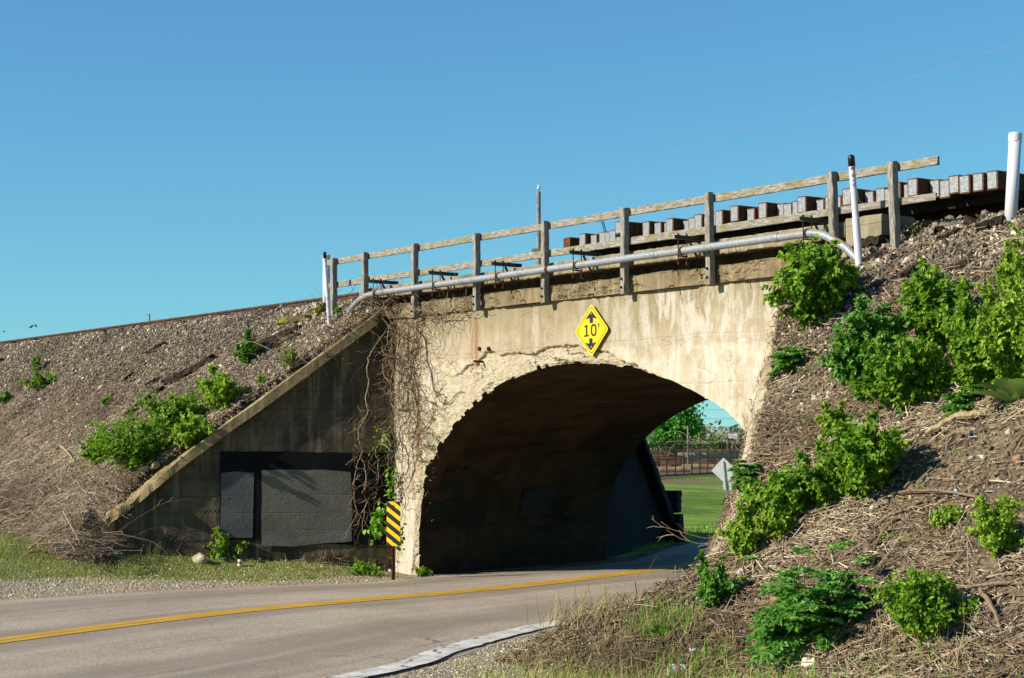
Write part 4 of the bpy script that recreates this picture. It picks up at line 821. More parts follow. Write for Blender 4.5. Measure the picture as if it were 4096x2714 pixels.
for dx, dd in ((-.022, 0), (.022, 0), (0, -.016)): b.add(*beam(bt + fx * dx + fn * dd, top_ + fx * dx + fn * dd, .022 if dd == 0 else .045, .005, fn, 1, 0, .001))
b.build('post', M['rust'], OM)
for dz in (.29, -.29): b = MB(); b.add(*lathe([(0, .002), (.012, .002), (.010, .009), (0, .010)], mp + E3 * dz, fn, 8)); b.build('bolt', M['rust'], OM)
# ------------------------------------------------------------------ white utility markers
def marker(base, top, r0, label, capl, red):
    d = unit(top - base); L = np.linalg.norm(top - base); T = thing('utility_marker', label, 'marker post', base, 'white utility marker posts')
    b = MB(); b.add(*lathe([(0, -.25), (r0, -.25), (r0 * .98, L * .42), (r0 * .98, L * .425), (r0 * .86, L * .43), (r0 * .82, L - capl)], base, d, 20)); b.build('post', M['white_plastic'], T, False)
    b = MB(); pr = [(r0 * .80, L - capl - .01), (r0 * .92, L - capl - .008), (r0 * .92, L - r0 * .9)] + [(r0 * .92 * math.cos(q), L - r0 * .9 + r0 * .9 * math.sin(q)) for q in np.linspace(.2, math.pi / 2 - .02, 6)]; b.add(*lathe(pr, base, d, 20)); b.build('cap', M['black_plastic'], T, True)
    x = unit(np.cross(d, A([0, 1, 0]))); y = np.cross(d, x); y = y if y[1] < 0 else -y
    for (a0, a1, h0, h1, mt) in red:
        an_ = np.linspace(a0, a1, 6); rr = lambda h: r0 * (.86 - .04 * (h / L)) + .002; P = [[base + d * (L - h) + rr(L - h) * (np.sin(q) * x * -1 + np.cos(q) * y) for q in an_] for h in (h0, h1)]
        link('print', mesh_data('print', A(P).reshape(-1, 3) - base, grid_faces(2, 6)), M[mt], T)
bl = hit(1318, 1303); tl = at(1298, 1007, bl[1] - .05); marker(bl, tl, .036, 'white marker post with black cap leaning at the left end of the railing', .115, ((-.5, -.2, .155, .175, 'red_print'), (.5, 1.1, .145, .185, 'red_print'), (.4, 1.0, .25, .275, 'red_print')))
br_ = hit(3437, 1062); tr_ = at(3404, 619, br_[1] - .03); marker(br_, tr_, .046, 'white marker post with black cap at the right end of the bridge', .135, ((-.7, .6, .155, .185, 'red_print'), (-.4, .3, .24, .275, 'grey_print'), (-.5, .5, .31, .318, 'grey_print'), (-.1, .6, .345, .355, 'red_print'), (-.5, .6, .365, .371, 'grey_print'), (-.5, .4, .38, .386, 'grey_print')))
def pvc(base, top, r0, label):
    d = unit(top - base); L = np.linalg.norm(top - base); T = thing('vent_pipe', label, 'vent pipe', base, 'capped white plastic pipes'); b = MB(); b.add(*lathe([(r0, -.25), (r0, L - .05)], base, d, 28)); b.build('pipe', M['white_plastic'], T, True)
    b = MB(); b.add(*lathe([(r0 * .99, L - .10), (r0 * 1.09, L - .10), (r0 * 1.09, L - .015), (r0 * 1.02, L - .003), (r0 * .6, L + .008), (0.001, L + .01)], base, d, 28)); b.build('cap', M['white_plastic'], T)
bl = hit(1305, 1232); pvc(bl, at(1306, 1020, bl[1]), .066, 'thick white capped pipe behind the left marker post')
bp = hit(4043, 880); pvc(bp, at(4062, 533, bp[1]), .070, 'tall white capped pipe standing at the far right edge')
# ------------------------------------------------------------------ poles, wires, birds
def pole(u0, v0, v1, Y, r, label, ins=True):
    bt_ = at(u0, v1, Y); tp = at(u0, v0, Y); bt_[2] = 0; T = thing('utility_pole', label, 'utility pole', bt_); b = MB(); b.add(*lathe([(r * 1.15, -.3), (r, tp[2] * .6), (r * .93, tp[2]), (.001, tp[2] + .01)], bt_, E3, 14)); b.build('pole', M['pole_wood'], T); return T, tp
PO, tp = pole(2155, 768, 1066, 75.0, .095, 'grey timber pole with a white insulator standing behind the bridge railing')
b = MB(); b.add(*tube([tp, tp + A([0, 0, .14])], .012, 6)); b.build('pin', M['iron'], PO); b = MB(); b.add(*lathe([(.0, .12), (.075, .12), (.08, .18), (.045, .2), (.07, .24), (.04, .29), (0, .3)], tp, E3, 12)); b.build('insulator', M['insul'], PO)
bx_ = at(2155, 1004, 74.85); b = MB(); b.add(*box(bx_, A([.30, 0, 0]), A([0, .06, 0]), A([0, 0, .09]))); b.build('crossarm', M['pole_wood'], PO)
b = MB(); b.add(*lathe([(0, 0), (.05, 0), (.04, .07), (.05, .11), (0, .12)], at(2177, 929, 74.9), E3, 10)); b.build('insulator', M['insul'], PO)
P2, tp2 = pole(597, 1256, 1290, 210.0, .10, 'short stub of a distant grey pole showing above the rail'); a_ = at(583, 1259, 210.0); b = MB(); b.add(*tube([a_, at(597, 1263, 209.9)], .03, 6)); b.build('crossarm', M['pole_wood'], P2)
def wire(pts, label, r=.011, sag=0.0):
    P = []
    for a, bq in zip(pts[:-1], pts[1:]):
        for q in np.linspace(0, 1, 24, endpoint=False): P.append(a + (bq - a) * q - A([0, 0, sag * 4 * q * (1 - q)]))
    P.append(pts[-1]); V, Fs = tube(P, r, 4); o = link('overhead_wire', mesh_data('overhead_wire', V, Fs), M['wire']); tag(o, label, 'wire', 'overhead wires')
wire([at(-300, 1372, 260), at(597, 1240, 210), tp + A([0, 0, .25]), at(4400, 60, 42)], 'thin wire rising across the sky over the grey pole', .0085, .25)
wire([at(1200, 1200, 150), at(2150, 932, 75.2), at(2600, 835, 62), at(4400, 395, 40)], 'faint lower wire running behind the railing to the right', .0045, .1)
wire([at(-400, 1240, 240), at(330, 1318, 190), at(1200, 1420, 160)], 'thin wire slanting down behind the far left rail', .012)
wire([at(-300, 1330, 200), at(330, 1412, 180)], 'lowest thin wire meeting the rail at the far left', .014)
def bird(p, L, lab, yaw):
    T = thing('perched_bird', lab, 'bird', p, 'birds on the wire'); n_ = 14; q = np.linspace(0, 1, n_); r = L * .20 * np.interp(q, [0, .06, .18, .26, .5, .75, .82, 1], [.1, .55, .62, .55, 1, .5, .25, .12]); zz_ = L * np.interp(q, [0, .2, .5, 1], [.42, .44, .22, -.05]); xx = L * (.35 - q)
    P = np.stack([xx * math.cos(yaw), xx * math.sin(yaw), zz_], -1) + p; V, Fs = tube(P, r, 8); link('body', mesh_data('body', V - p, Fs, True), M['bird'], T)
    b = MB(); b.add(*lathe([(L * .03, 0), (.001, L * .09)], P[0], unit(P[0] - P[2]), 6)); b.build('beak', M['bird'], T)
for u, v, L, lab, yaw in ((128, 1311, .75, 'small dark bird perched on the wire, left of the pair', .5), (143, 1308, .75, 'small dark bird perched on the wire, right of the pair', 2.2), (18, 1328, .45, 'single tiny bird on the wire at the far left edge', .3)): bird(at(u, v + 2, 236), L, lab, yaw)

# ------------------------------------------------------------------ beyond the tunnel
sb_ = at(2898, 1884, 66); SB = thing('warning_sign', 'back of a grey diamond sign with a small plate on a leaning post', 'road sign', A([sb_[0] + .15, 66, 0])); fx2 = unit(A([1, -.28, 0])); fn2 = A([fx2[1], -fx2[0], 0]); ty = unit(A([-.09, 0, 1.0]))
b = MB(); b.add(*prism(rdiamond(.50, .03), sb_, fx2, ty, fn2, -.003, .003)); b.build('panel', M['sign_back'], SB)
pl_ = at(2914, 1946, 65.99); b = MB(); b.add(*prism(rrect(.20, .145, .02), pl_, fx2, ty, fn2, -.003, .003)); b.build('plate', M['sign_back'], SB)
b = MB(); b.add(*beam(sb_ + ty * .36 + fn2 * .03, sb_ - ty * 2.6 + fn2 * .03, .05, .035, fn2, 1, 0, .004)); b.build('post', M['galv_post'], SB)
fa, fb = A([9.3, 122.0, 0]), A([18.9, 145.0, 0]); fd = unit(fb - fa); FE = thing('security_fence', 'rusty tall chain-link fence with angled barbed-wire arms beyond the lawn', 'fence', fa)
def fz(P): return float(zground(P[0], P[1]))
L0 = -16.0; npst = 24
for k in range(npst):
    P = fa + fd * (L0 + k * 2.08); z0 = fz(P); b = MB(); b.add(*lathe([(.055, -.2), (.055, 2.3), (.001, 2.32)], A([P[0], P[1], z0]), E3, 8)); o = b.build('post', M['fence'], FE)
    b = MB(); tpz = A([P[0], P[1], z0 + 2.28]); b.add(*tube([tpz, tpz + A([.28, -.30, .42])], .028, 5)); b.build('arm', M['fence'], o)
for zq, r in ((2.26, .035), (.10, .025), (1.2, .02)):
    b = MB(); b.add(*tube([fa + fd * L0 + E3 * zq, fa + fd * (L0 + 23 * 2.08) + E3 * zq], r, 6)); b.build('rail', M['fence'], FE)
for j in range(3):
    b = MB(); o_ = A([.28, -.30, .42]) * (j + 1) / 3 + E3 * 2.28; b.add(*tube([fa + fd * L0 + o_, fa + fd * (L0 + 23 * 2.08) + o_], .010, 4)); b.build('barbed_wire', M['fence'], FE)
b = MB(); Lf = 23 * 2.08; V = []; Fq = []
for sgn in (1, -1):
    for x0 in np.arange(-2.2, Lf + 2.2, .16):
        x1 = x0 + 2.2 * sgn; a0, a1 = np.clip(x0, 0, Lf), np.clip(x1, 0, Lf)
        if abs(a1 - a0) < .05: continue
        za, zb_ = .05 + (a0 - x0) * sgn * 1.0, .05 + (a1 - x0) * sgn * 1.0; pa = fa + fd * (L0 + a0) + E3 * za; pb = fa + fd * (L0 + a1) + E3 * zb_; i0 = len(V) * 1; w = A([fd[1], -fd[0], 0]) * 0 + unit(np.cross(pb - pa, A([fd[1], -fd[0], 0]))) * .015; V += [pa - w, pa + w, pb + w, pb - w]; Fq.append([i0, i0 + 1, i0 + 2, i0 + 3])
b.add(A(V), A(Fq)); b.build('mesh', M['fence'], FE, kind='stuff')
# timber yard
yq = [fa + fd * L0, fa + fd * (L0 + 60), fa + fd * (L0 + 60) + A([-fd[1], fd[0], 0]) * 90, fa + fd * L0 + A([-fd[1], fd[0], 0]) * 90]
yv = A([[p[0], p[1], .06] for p in yq]); o = link('yard_ground', mesh_data('yard_ground', yv, A([[0, 1, 2, 3]])), M['yard']); o['kind'] = 'structure'
fnrm = A([-fd[1], fd[0], 0])
def log(c, d, L, r, lab, grp, mat='log_far'):
    d = unit(d); n_ = 8; rs_ = np.random.default_rng(int(c[0] * 100) % 1000); P = [c - d * L / 2 + d * L * i / (n_ - 1) + rs_.normal(0, r * .05, 3) for i in range(n_)]; T = thing('log', lab, 'log', c, grp); b = MB(); b.add(*tube(P, r * (1 + .06 * rs_.normal(size=n_)), 10)); b.build('trunk', M[mat], T)
for u, v, Y, L, r, lab in ((2595, 1886, 140, 2.6, .23, 'pale log lying behind the fence, leftmost of three'), (2680, 1888, 141, 3.2, .26, 'pale log lying behind the fence, in the middle'), (2830, 1879, 160, 4.6, .26, 'pale log lying behind the fence, rightmost and longest')):
    p = at(u, v, Y); p[2] = r; log(p, A([1, .1, 0]), L, r, lab, 'logs in the timber yard')
for k, (u0, u1, z0, z1, Y) in enumerate(((2560, 3010, .1, 1.75, 178), (2560, 2700, .1, 1.0, 168), (2690, 3010, .1, .85, 170))):
    a0, a1 = at(u0, 1800, Y), at(u1, 1800, Y); T = thing('timber_stack', ('long dark brown timber stack behind the fence', 'low brown timber stack at the left behind the fence', 'low brown timber stack at the right behind the fence')[k], 'timber stack', A([(a0[0] + a1[0]) / 2, Y, 0]))
    nl = int((z1 - z0) / .17) + 1
    for i in range(nl):
        for j in range(2): b = MB(); b.add(*beam(A([a0[0] + .3 * math.sin(i * 3 + j), Y + j * .32, z0 + i * .185]), A([a1[0] + .4 * math.sin(i * 5 + j * 2), Y + j * .32, z0 + i * .185]), .28, .17, E3, 2, .01, .02, 500 + i * 3 + j)); b.build('timber', M['timber_far'], T)
for k, (u0, u1, v, Y) in enumerate(((2712, 2960, 1816, 176), (2740, 2940, 1826, 175), (2705, 2800, 1834, 174), (2820, 2975, 1830, 175.5), (2730, 2760, 1842, 174))):
    a0, a1 = at(u0, v, Y), at(u1, v, Y); T = thing('pale_plank', ('topmost long pale plank on the timber stacks', 'second pale plank from the top on the timber stacks', 'short pale plank low on the left of the stacks', 'pale plank on the right end of the stacks', 'smallest pale plank lying lowest on the stacks')[k], 'plank', (a0 + a1) / 2, 'pale planks in the timber yard'); b = MB(); b.add(*beam(a0, a1, .25, .22, E3, 2, .006, .01, 520 + k)); b.build('board', M['plank_far'], T)
p = at(2611, 1866, 150); p[2] = .55; log(p, A([.25, 1, 0]), 3, .42, 'thick dark log seen end-on at the left behind the fence', 'logs in the timber yard', 'timber_far')
# a white van parked behind the yard
vp = at(2652, 1795, 215); vp[2] = 0; VN = thing('parked_van', 'small white van parked far behind the fence, left of the poles', 'van', vp)
prof = A([[-1.9, .35], [1.9, .35], [1.9, 1.0], [1.35, 1.15], [.95, 1.85], [-1.9, 1.9]]); b = MB(); b.add(*prism(prof, vp, A([1, 0, 0]), E3, A([0, -1, 0]), -.8, .8)); b.build('body', M['white_far'], VN)
b = MB(); b.add(*prism(A([[.55, 1.2], [1.25, 1.2], [.92, 1.72], [.55, 1.72]]), vp, A([1, 0, 0]), E3, A([0, -1, 0]), .80, .815)); b.build('window', M['glass_far'], VN)
for dx in (-1.15, 1.15): b = MB(); b.add(*lathe([(.001, -.1), (.33, -.1), (.33, .1), (.001, .1)], vp + A([dx, -.78, .33]), A([0, 1, 0]), 14)); b.build('wheel', M['black_plastic'], VN)
T, tq = pole(2752, 1705, 1800, 165.0, .085, 'pale slender pole in front of the green tree beyond the fence'); T2, tq2 = pole(2932, 1722, 1800, 230.0, .13, 'distant pole carrying a white box on the right of the tree'); q = at(2932, 1745, 229.7); b = MB(); b.add(*box(q, A([.55, 0, 0]), A([0, .2, 0]), A([0, 0, .30]))); b.build('transformer', M['white_far'], T2); b = MB(); b.add(*box(at(2932, 1731, 229.8), A([.6, 0, 0]), A([0, .06, 0]), A([0, 0, .06]))); b.build('crossarm', M['pole_wood'], T2)
T3, tq3 = pole(2910, 1757, 1800, 190.0, .075, 'short grey pole just left of the pole with the white box')
for k, v in enumerate((1640, 1676, 1712)): wire([at(2300, v + 4, 300), at(3200, v - 2, 300)], 'distant power line seen through the arch, %s of three' % ('topmost', 'middle', 'lowest')[k], .03)

# ------------------------------------------------------------------ plants
def add_leaves(b, pos, ydir, up, size, r, shape=(1.0, 1.0), tint=None, base=(LEAF_V, LEAF_F)):
    n_ = len(pos); M_ = frames(ydir, up + .45 * r.normal(size=(n_, 3))); sz = np.asarray(size) * (.65 + .6 * r.random(n_)); M_ = M_ * (sz[:, None, None]); M_ = M_ * A([shape[0], shape[1], 1.0])[None, None, :]
    V, Fi = inst(base[0], base[1], M_, pos); t = np.repeat(np.clip(r.normal(.45, .30, n_) if tint is None else tint, 0, 1), len(base[0])); b.add(V, Fi, t)
def shrub(name, label, base, hgt, wid, leaf, nst, ntw, mat, seed, cat='shrub', group=None, lean=(0, 0), nl=7, shape=(1.15, 1.0), flat=.5, up_=.35, stemmat='stem', depth=None):
    r = np.random.default_rng(seed); base = np.asarray(base, float); T = thing(name, label, cat, base, group); bs, bl_ = MB(), MB(); LP, LD = [], []
    for i in range(nst):
        a = 2 * math.pi * (i + r.random()) / nst; rad = wid / 2 * math.sqrt(r.random()) * (.55 + .55 * r.random()); hh = hgt * (1 - flat * (2 * rad / wid) ** 2) * (.42 + .72 * r.random()); root = base + A([.12 * wid * r.normal() * .5, .12 * wid * r.normal() * .5, -.04])
        ld = r.random() < .22; hh = hh * (1.35 if ld else 1.0)
        tip = base + A([rad * math.cos(a) + lean[0], rad * math.sin(a) * (depth or 1.0) + lean[1], hh]); ctl = base + A([rad * .3 * math.cos(a), rad * .3 * math.sin(a), hh * .65]); q = np.linspace(0, 1, 9)[:, None]
        C = (1 - q) ** 2 * root + 2 * q * (1 - q) * ctl + q ** 2 * tip + r.normal(0, .012 * hgt, (9, 3)) * q; bs.add(*tube(C, np.linspace(.008, .0025, 9) * (.6 + hgt * .5), 4), r.random())
        for k in range(ntw):
            f = .18 + .82 * r.random() ** .8; j = f * 8; c0 = C[int(j)] * (1 - j % 1) + C[min(8, int(j) + 1)] * (j % 1); dr = unit(A([math.cos(a) * .5, math.sin(a) * .5, up_]) + r.normal(0, .75, 3)); Lt = wid * (.07 + .17 * r.random() ** 1.5) * (.55 if ld else 1.0); P = [c0, c0 + dr * Lt * .5 + A([0, 0, .02 * Lt]), c0 + dr * Lt - A([0, 0, .10 * Lt])]
            bs.add(*tube(P, [.003, .0025, .0015], 3), r.random()); m_ = nl; qq_ = np.repeat(np.linspace(.25, 1.0, m_), 2)[:, None]; side = unit(np.cross(dr, r.normal(size=3))); sg_ = np.tile([1.0, -1.0], m_)[:, None]; LP.append(c0 + dr * Lt * qq_ + r.normal(0, .006, (2 * m_, 3))); LD.append(unit(dr * .45 + side * sg_ + A([0, 0, -.15]) + r.normal(0, .3, (2 * m_, 3))))
    bs.build('stems', M[stemmat], T); LP, LD = np.concatenate(LP), np.concatenate(LD); LD = LD + r.normal(0, .35, LD.shape) + A([-.1, -.2, -.35]); keep = LP[:, 2] > terr(LP[:, 0], LP[:, 1]) - .02; LP, LD = LP[keep], LD[keep]
    add_leaves(bl_, LP, LD, A([-.35, -.25, .8]), leaf, r, shape); bl_.build('foliage', M[mat], T); return T
def size_at(p, px): return px * p[1] / F
def shrub_px(label, ub, vb, wpx, hpx, leafpx, nst, ntw, mat, seed, **kw):
    p = hit(ub, vb); return shrub(kw.pop('name', 'leafy_shrub'), label, p, size_at(p, hpx) * .84, size_at(p, wpx) * .98, size_at(p, leafpx) * .88, int(nst * 1.2), int(ntw * 1.6), mat, seed, **kw)
GR = 'green shrubs on the right bank'
shrub_px('green shrub hiding the right end of the arch below the pipe bend', 3255, 1305, 380, 350, 27, 22, 20, 'leaf', 601, group=GR, shape=(1.25, 1))
shrub_px('upright tip of green shrub just under the pipe bend', 3290, 1110, 170, 110, 20, 8, 9, 'leaf_yel', 602, group=GR)
shrub_px('dark green drooping-leaf shrub in the middle of the right bank', 3480, 1590, 370, 420, 29, 22, 20, 'leaf_dark', 603, group=GR, shape=(1.25, 1))
shrub_px('tall bright shrub on the right bank behind the drooping one', 3740, 1420, 330, 360, 27, 18, 18, 'leaf', 604, group=GR)
shrub_px('broad lower shrub beside the dark drooping shrub', 3640, 1640, 400, 330, 24, 20, 20, 'leaf', 605, group=GR)
shrub_px('tall yellow green shrub cut off by the right edge', 4075, 1590, 400, 560, 24, 26, 22, 'leaf_yel', 606, group=GR)
shrub_px('dense shrub filling the gap left of the tall right-edge shrub', 3890, 1600, 320, 430, 25, 20, 18, 'leaf', 616, group=GR)
shrub_px('loose leafy growth joining the glossy shrub to the low one beside it', 3310, 2020, 260, 190, 24, 13, 13, 'leaf', 617, group=GR, flat=.2)
shrub_px('trailing greenery on the slope edge above the small wall-edge shrub', 3110, 2150, 240, 150, 22, 12, 12, 'leaf_yel', 618, group=GR, flat=.2)
shrub_px('thin upright weeds just above the glossy middle shrub', 3330, 1760, 150, 170, 20, 7, 9, 'leaf_yel', 619, group=GR, flat=.2)
shrub_px('thin spray of shrub high at the right edge above the tall shrub', 4040, 1180, 150, 230, 22, 8, 10, 'leaf_yel', 607, group=GR)
shrub_px('large glossy shrub on the middle slope right of the sign back', 3470, 1990, 390, 370, 28, 22, 20, 'leaf', 608, group=GR, shape=(1.25, 1))
shrub_px('low shrub spreading across the slope edge beside the sign back', 3180, 2080, 360, 220, 24, 18, 18, 'leaf', 609, group=GR)
shrub_px('small shrub clinging to the broken wall edge above the road', 2975, 2235, 200, 200, 22, 12, 14, 'leaf_yel', 610, group=GR)
shrub_px('small shrub on the wall edge just under the sign back', 3040, 2060, 200, 160, 20, 12, 14, 'leaf', 611, group=GR)
shrub_px('slender leafy sapling clump at the road end of the debris mound', 2860, 2440, 240, 190, 22, 12, 9, 'leaf_dark', 612, group=GR, flat=.2)
shrub_px('bright leafy shrub right of the feathery plant at lower right', 3700, 2550, 400, 290, 25, 22, 17, 'leaf', 613, group=GR)
shrub_px('pale sparse shrub low on the slope near the right edge', 3990, 2220, 260, 230, 20, 16, 13, 'leaf_yel', 614, group=GR)
shrub_px('small pale weed clump left of the pale sparse shrub', 3790, 2110, 130, 90, 15, 10, 9, 'leaf_yel', 615, group=GR)
GL = 'green shrubs on the left bank'
shrub_px('widest sprawling shrub on the left bank above the wing wall', 540, 1870, 420, 200, 14, 26, 16, 'leaf', 621, group=GL, flat=.25)
shrub_px('shrub in the middle of the sprawling left thicket', 700, 1740, 340, 160, 14, 18, 15, 'leaf', 622, group=GL, flat=.25)
shrub_px('yellow green shrub at the upper end of the left thicket', 880, 1640, 210, 160, 17, 14, 15, 'leaf_yel', 623, group=GL)
shrub_px('shrub spray hanging over the broken end of the coping', 740, 1850, 190, 140, 18, 12, 12, 'leaf_yel', 624, group=GL, lean=(.15, -.2), up_=-.2)
shrub_px('pale weedy shrub at the lower left end of the thicket', 400, 1840, 170, 120, 17, 11, 11, 'leaf', 625, group=GL)
shrub_px('small dark upright bush alone high on the left bank', 992, 1450, 90, 130, 14, 11, 12, 'leaf_dark', 626, group=GL, flat=.2)
shrub_px('low green weed patch near the left edge of the bank', 170, 1555, 160, 70, 12, 9, 5, 'leaf', 627, group=GL)
shrub_px('tiny green weed at the extreme left of the bank', 25, 1610, 70, 45, 12, 6, 5, 'leaf', 628, group=GL)
shrub_px('thin weed above the low patch on the left bank', 145, 1490, 60, 60, 10, 5, 4, 'leaf_dark', 629, group=GL)
shrub_px('small weed alone on the stony left bank under the dark plank', 430, 1620, 50, 35, 12, 6, 6, 'leaf', 630, group=GL)
shrub_px('leafy weed growing at the foot of the painted wing wall', 890, 2232, 230, 110, 18, 9, 6, 'leaf_yel', 631, group=GL)
shrub_px('smaller leafy weed left of the one at the wing wall foot', 775, 2215, 90, 60, 18, 8, 8, 'leaf', 632, group=GL)
shrub_px('low weeds in the grass left of the arch foot', 1450, 2300, 190, 40, 11, 10, 5, 'leaf', 633, group=GL)
shrub_px('low weeds at the arch foot right of the striped marker', 1690, 2310, 90, 36, 11, 7, 5, 'leaf', 634, group=GL)
shrub_px('small green weed between white post and pipe elbow', 1356, 1252, 40, 25, 10, 6, 6, 'leaf', 635, group=GL)
shrub_px('pale tufted weed beside the coping high on the left bank', 1160, 1470, 90, 75, 10, 18, 10, 'leaf_yel', 636, group=GL, shape=(.4, 1))
shrub_px('small weed near the coping on the left bank', 1050, 1535, 50, 35, 12, 6, 6, 'leaf', 637, group=GL)
# feathery hemlock plants
def hemlock(label, u, v, wpx, hpx, nfr, seed, lf=8.0):
    p = hit(u, v); r = np.random.default_rng(seed); T = thing('hemlock_plant', label, 'feathery plant', p, 'feathery hemlock plants'); w, h = size_at(p, wpx) * 1.15, size_at(p, hpx) * 1.1; ls = size_at(p, lf); bs, bl_ = MB(), MB(); LP, LD, LU = [], [], []
    for i in range(max(4, nfr // 3)):
        a = 2 * math.pi * (i + r.random()) / max(4, nfr // 3); rad = w * .26 * math.sqrt(r.random()); hh = h * (.5 + .5 * r.random()); q = np.linspace(0, 1, 8)[:, None]; S_m = p + A([.06 * w * math.cos(a), .06 * w * math.sin(a), -.03]) + A([rad * math.cos(a), rad * math.sin(a), 0]) * q ** 1.3 + A([0, 0, hh]) * q; bs.add(*tube(S_m, np.linspace(.008, .003, 8), 5), r.random())
        for nd in range(9):
            j0 = 1 + int(nd * .75); a2 = a + nd * 2.4 + r.normal(0, .4); Lf = w * (.34 - .20 * nd / 9) * (.75 + .5 * r.random()); k = np.linspace(0, 1, 11); dv = A([math.cos(a2), math.sin(a2), 0]); el = .25 + .7 * nd / 9 + .4 * r.normal(); C = S_m[j0] + dv * (Lf * k)[:, None] + E3 * (Lf * (math.sin(el) * k - .55 * k ** 2))[:, None]; bs.add(*tube(C, np.linspace(.004, .0015, 11), 3), r.random()); tg = unit(np.gradient(C, axis=0)); side = unit(np.cross(dv, E3))
            for jj in range(2, 11):
                Ls = Lf * .42 * (1.15 - k[jj]) + .01
                for sg_ in (-1, 1):
                    sd = unit(side * sg_ + tg[jj] * .7 + r.normal(0, .12, 3)); m_ = 6; kk2 = np.linspace(.15, 1, m_); c = C[jj] + sd * (Ls * kk2)[:, None] - E3 * (.2 * Ls * kk2 ** 2)[:, None]
                    for sg2 in (-1, 1): LP.append(c); LD.append(np.repeat((sd * .8 + unit(np.cross(E3, sd)) * sg2 * .7 + r.normal(0, .15, 3))[None], m_, 0) * (1.3 - .6 * kk2)[:, None])
    bs.build('stems', M['stem'], T); LP, LD = np.concatenate(LP), np.concatenate(LD); sz = np.linalg.norm(LD, axis=1); add_leaves(bl_, LP, LD, A([-.2, -.15, 1.0]), ls * 2.6 * (.5 + .5 * sz), r, (.95, 1)); bl_.build('foliage', M['fern'], T)
hemlock('large feathery green plant at lower right in front of the debris bank', 3240, 2560, 520, 310, 24, 641)
hemlock('low feathery plant at the left foot of the large feathery plant', 3120, 2590, 330, 150, 16, 642)
hemlock('small blue green feathery plant on the wall edge right of the sign back', 2995, 1945, 130, 100, 12, 643, 7)
hemlock('small feathery plant on the bare soil under the tall right shrubs', 3850, 1650, 150, 100, 11, 644, 7)
hemlock('tiny feathery plant beside the concrete stub high on the right bank', 3150, 1480, 160, 95, 14, 645, 6)
# mullein rosette and burdock: each big leaf a part
def rosette(label, u, v, leafpx, n_, mat, seed, name, wr=.33, cat='plant'):
    p = hit(u, v); L = size_at(p, leafpx); T = thing(name, label, cat, p); r = np.random.default_rng(seed)
    for i in range(n_):
        a = 2 * math.pi * i / n_ * 1.618 + r.random() * .4; el = .35 + .75 * r.random(); q = np.linspace(0, 1, 10); w = wr * L * np.sin(np.pi * np.clip(q, .03, 1) ** .75) ** .8; x = L * (.85 + .3 * r.random()) * q; zz_ = x * math.tan(el * .8) * (1 - .55 * q) ; dirv = A([math.cos(a), math.sin(a), 0]); sd = A([-math.sin(a), math.cos(a), 0])
        G_ = p + dirv * x[:, None] + E3 * zz_[:, None]; rows = np.stack([G_ - sd * w[:, None] + E3 * (w * .3 + .01 * L * np.sin(q * 21))[:, None], G_ - sd * (w * .5)[:, None] + E3 * (w * .12)[:, None], G_, G_ + sd * (w * .5)[:, None] + E3 * (w * .12)[:, None], G_ + sd * w[:, None] + E3 * (w * .3 + .01 * L * np.cos(q * 19))[:, None]], 1)
        link('leaf', mesh_data('leaf', rows - p, grid_faces(10, 5), True, {'tint': np.full(50, r.random())}), M[mat], T)
rosette('pale woolly-leaved rosette plant at the right edge of the bank', 4050, 1625, 190, 10, 'mullein', 651, 'mullein_plant')
rosette('broad-leaved weed at the foot of the debris near the road edge', 2640, 2545, 75, 9, 'fern', 652, 'burdock_plant')
# ------------------------------------------------------------------ bare vines on the corner
def wander(p, d, n_, step, wob, r, pull=None, pk=.1):
    P = [np.asarray(p, float)]; d = unit(d)
    for i in range(n_):
        d = unit(d + r.normal(0, wob, 3) + (0 if pull is None else pk * np.asarray(pull))); P.append(P[-1] + d * step)
    return A(P)
def face_clamp(P, lo=.015, hi=.30):
    s_, t_ = st(P[:, 0], P[:, 1]); return wd(s_, np.clip(t_, -hi, -lo), P[:, 2])
def cut_open(P):
    s_, t_ = st(P[:, 0], P[:, 1]); ph_ = np.arctan2(P[:, 2] + .3, s_ - CS); inside = (np.hypot(s_ - CS, P[:, 2] + .3) < arch_r(ph_) - .08); i = np.argmax(inside) if inside.any() else len(P); return P[:max(i, 3)]
r = np.random.default_rng(661); V1 = thing('climbing_vine', 'dense bare brown vine tangle covering the corner left of the arch', 'vine', wd(-.3, -.1, 0)); b = MB()
for i in range(46):
    s0 = -.5 + .85 * r.random() ** 1.6; z0 = 4.3 - r.random() ** 2 * 1.6; L = int((z0 - max(.0, r.normal(.9, 1.0))) / .07); L = max(8, min(L, 62)); P = wander(wd(s0, -.04 - .08 * r.random(), z0), A([0, 0, -1]) + E1 * r.normal(0, .3), L, .06, .30, r, A([0, 0, -1.0]) - E1 * .25, .06); P = cut_open(face_clamp(P)); L = len(P); R0 = .003 + .010 * r.random() ** 3; b.add(*tube(P, np.linspace(R0, R0 * .5, len(P)), 5), r.random())
    for k in range(int(L / 5)):
        j = r.integers(1, len(P)); sd = r.choice([-1, 1]); Q = wander(P[j], E1 * sd * .8 + A([0, 0, r.normal(-.1, .7)]) - E2 * .3 * r.random(), int(5 + r.random() * 12), .045, .30, r, A([0, 0, .1]), .05); Q = cut_open(face_clamp(Q)); b.add(*tube(Q, np.linspace(.0045, .002, len(Q)), 3), r.random())
        if r.random() < .4: j2 = r.integers(2, len(Q)); Q2 = face_clamp(wander(Q[j2], r.normal(size=3) - E2 * .2, 7, .035, .3, r)); b.add(*tube(Q2, np.linspace(.003, .0015, len(Q2)), 3), r.random())
b.build('stems', M['vine'], V1, kind='stuff')
b = MB()
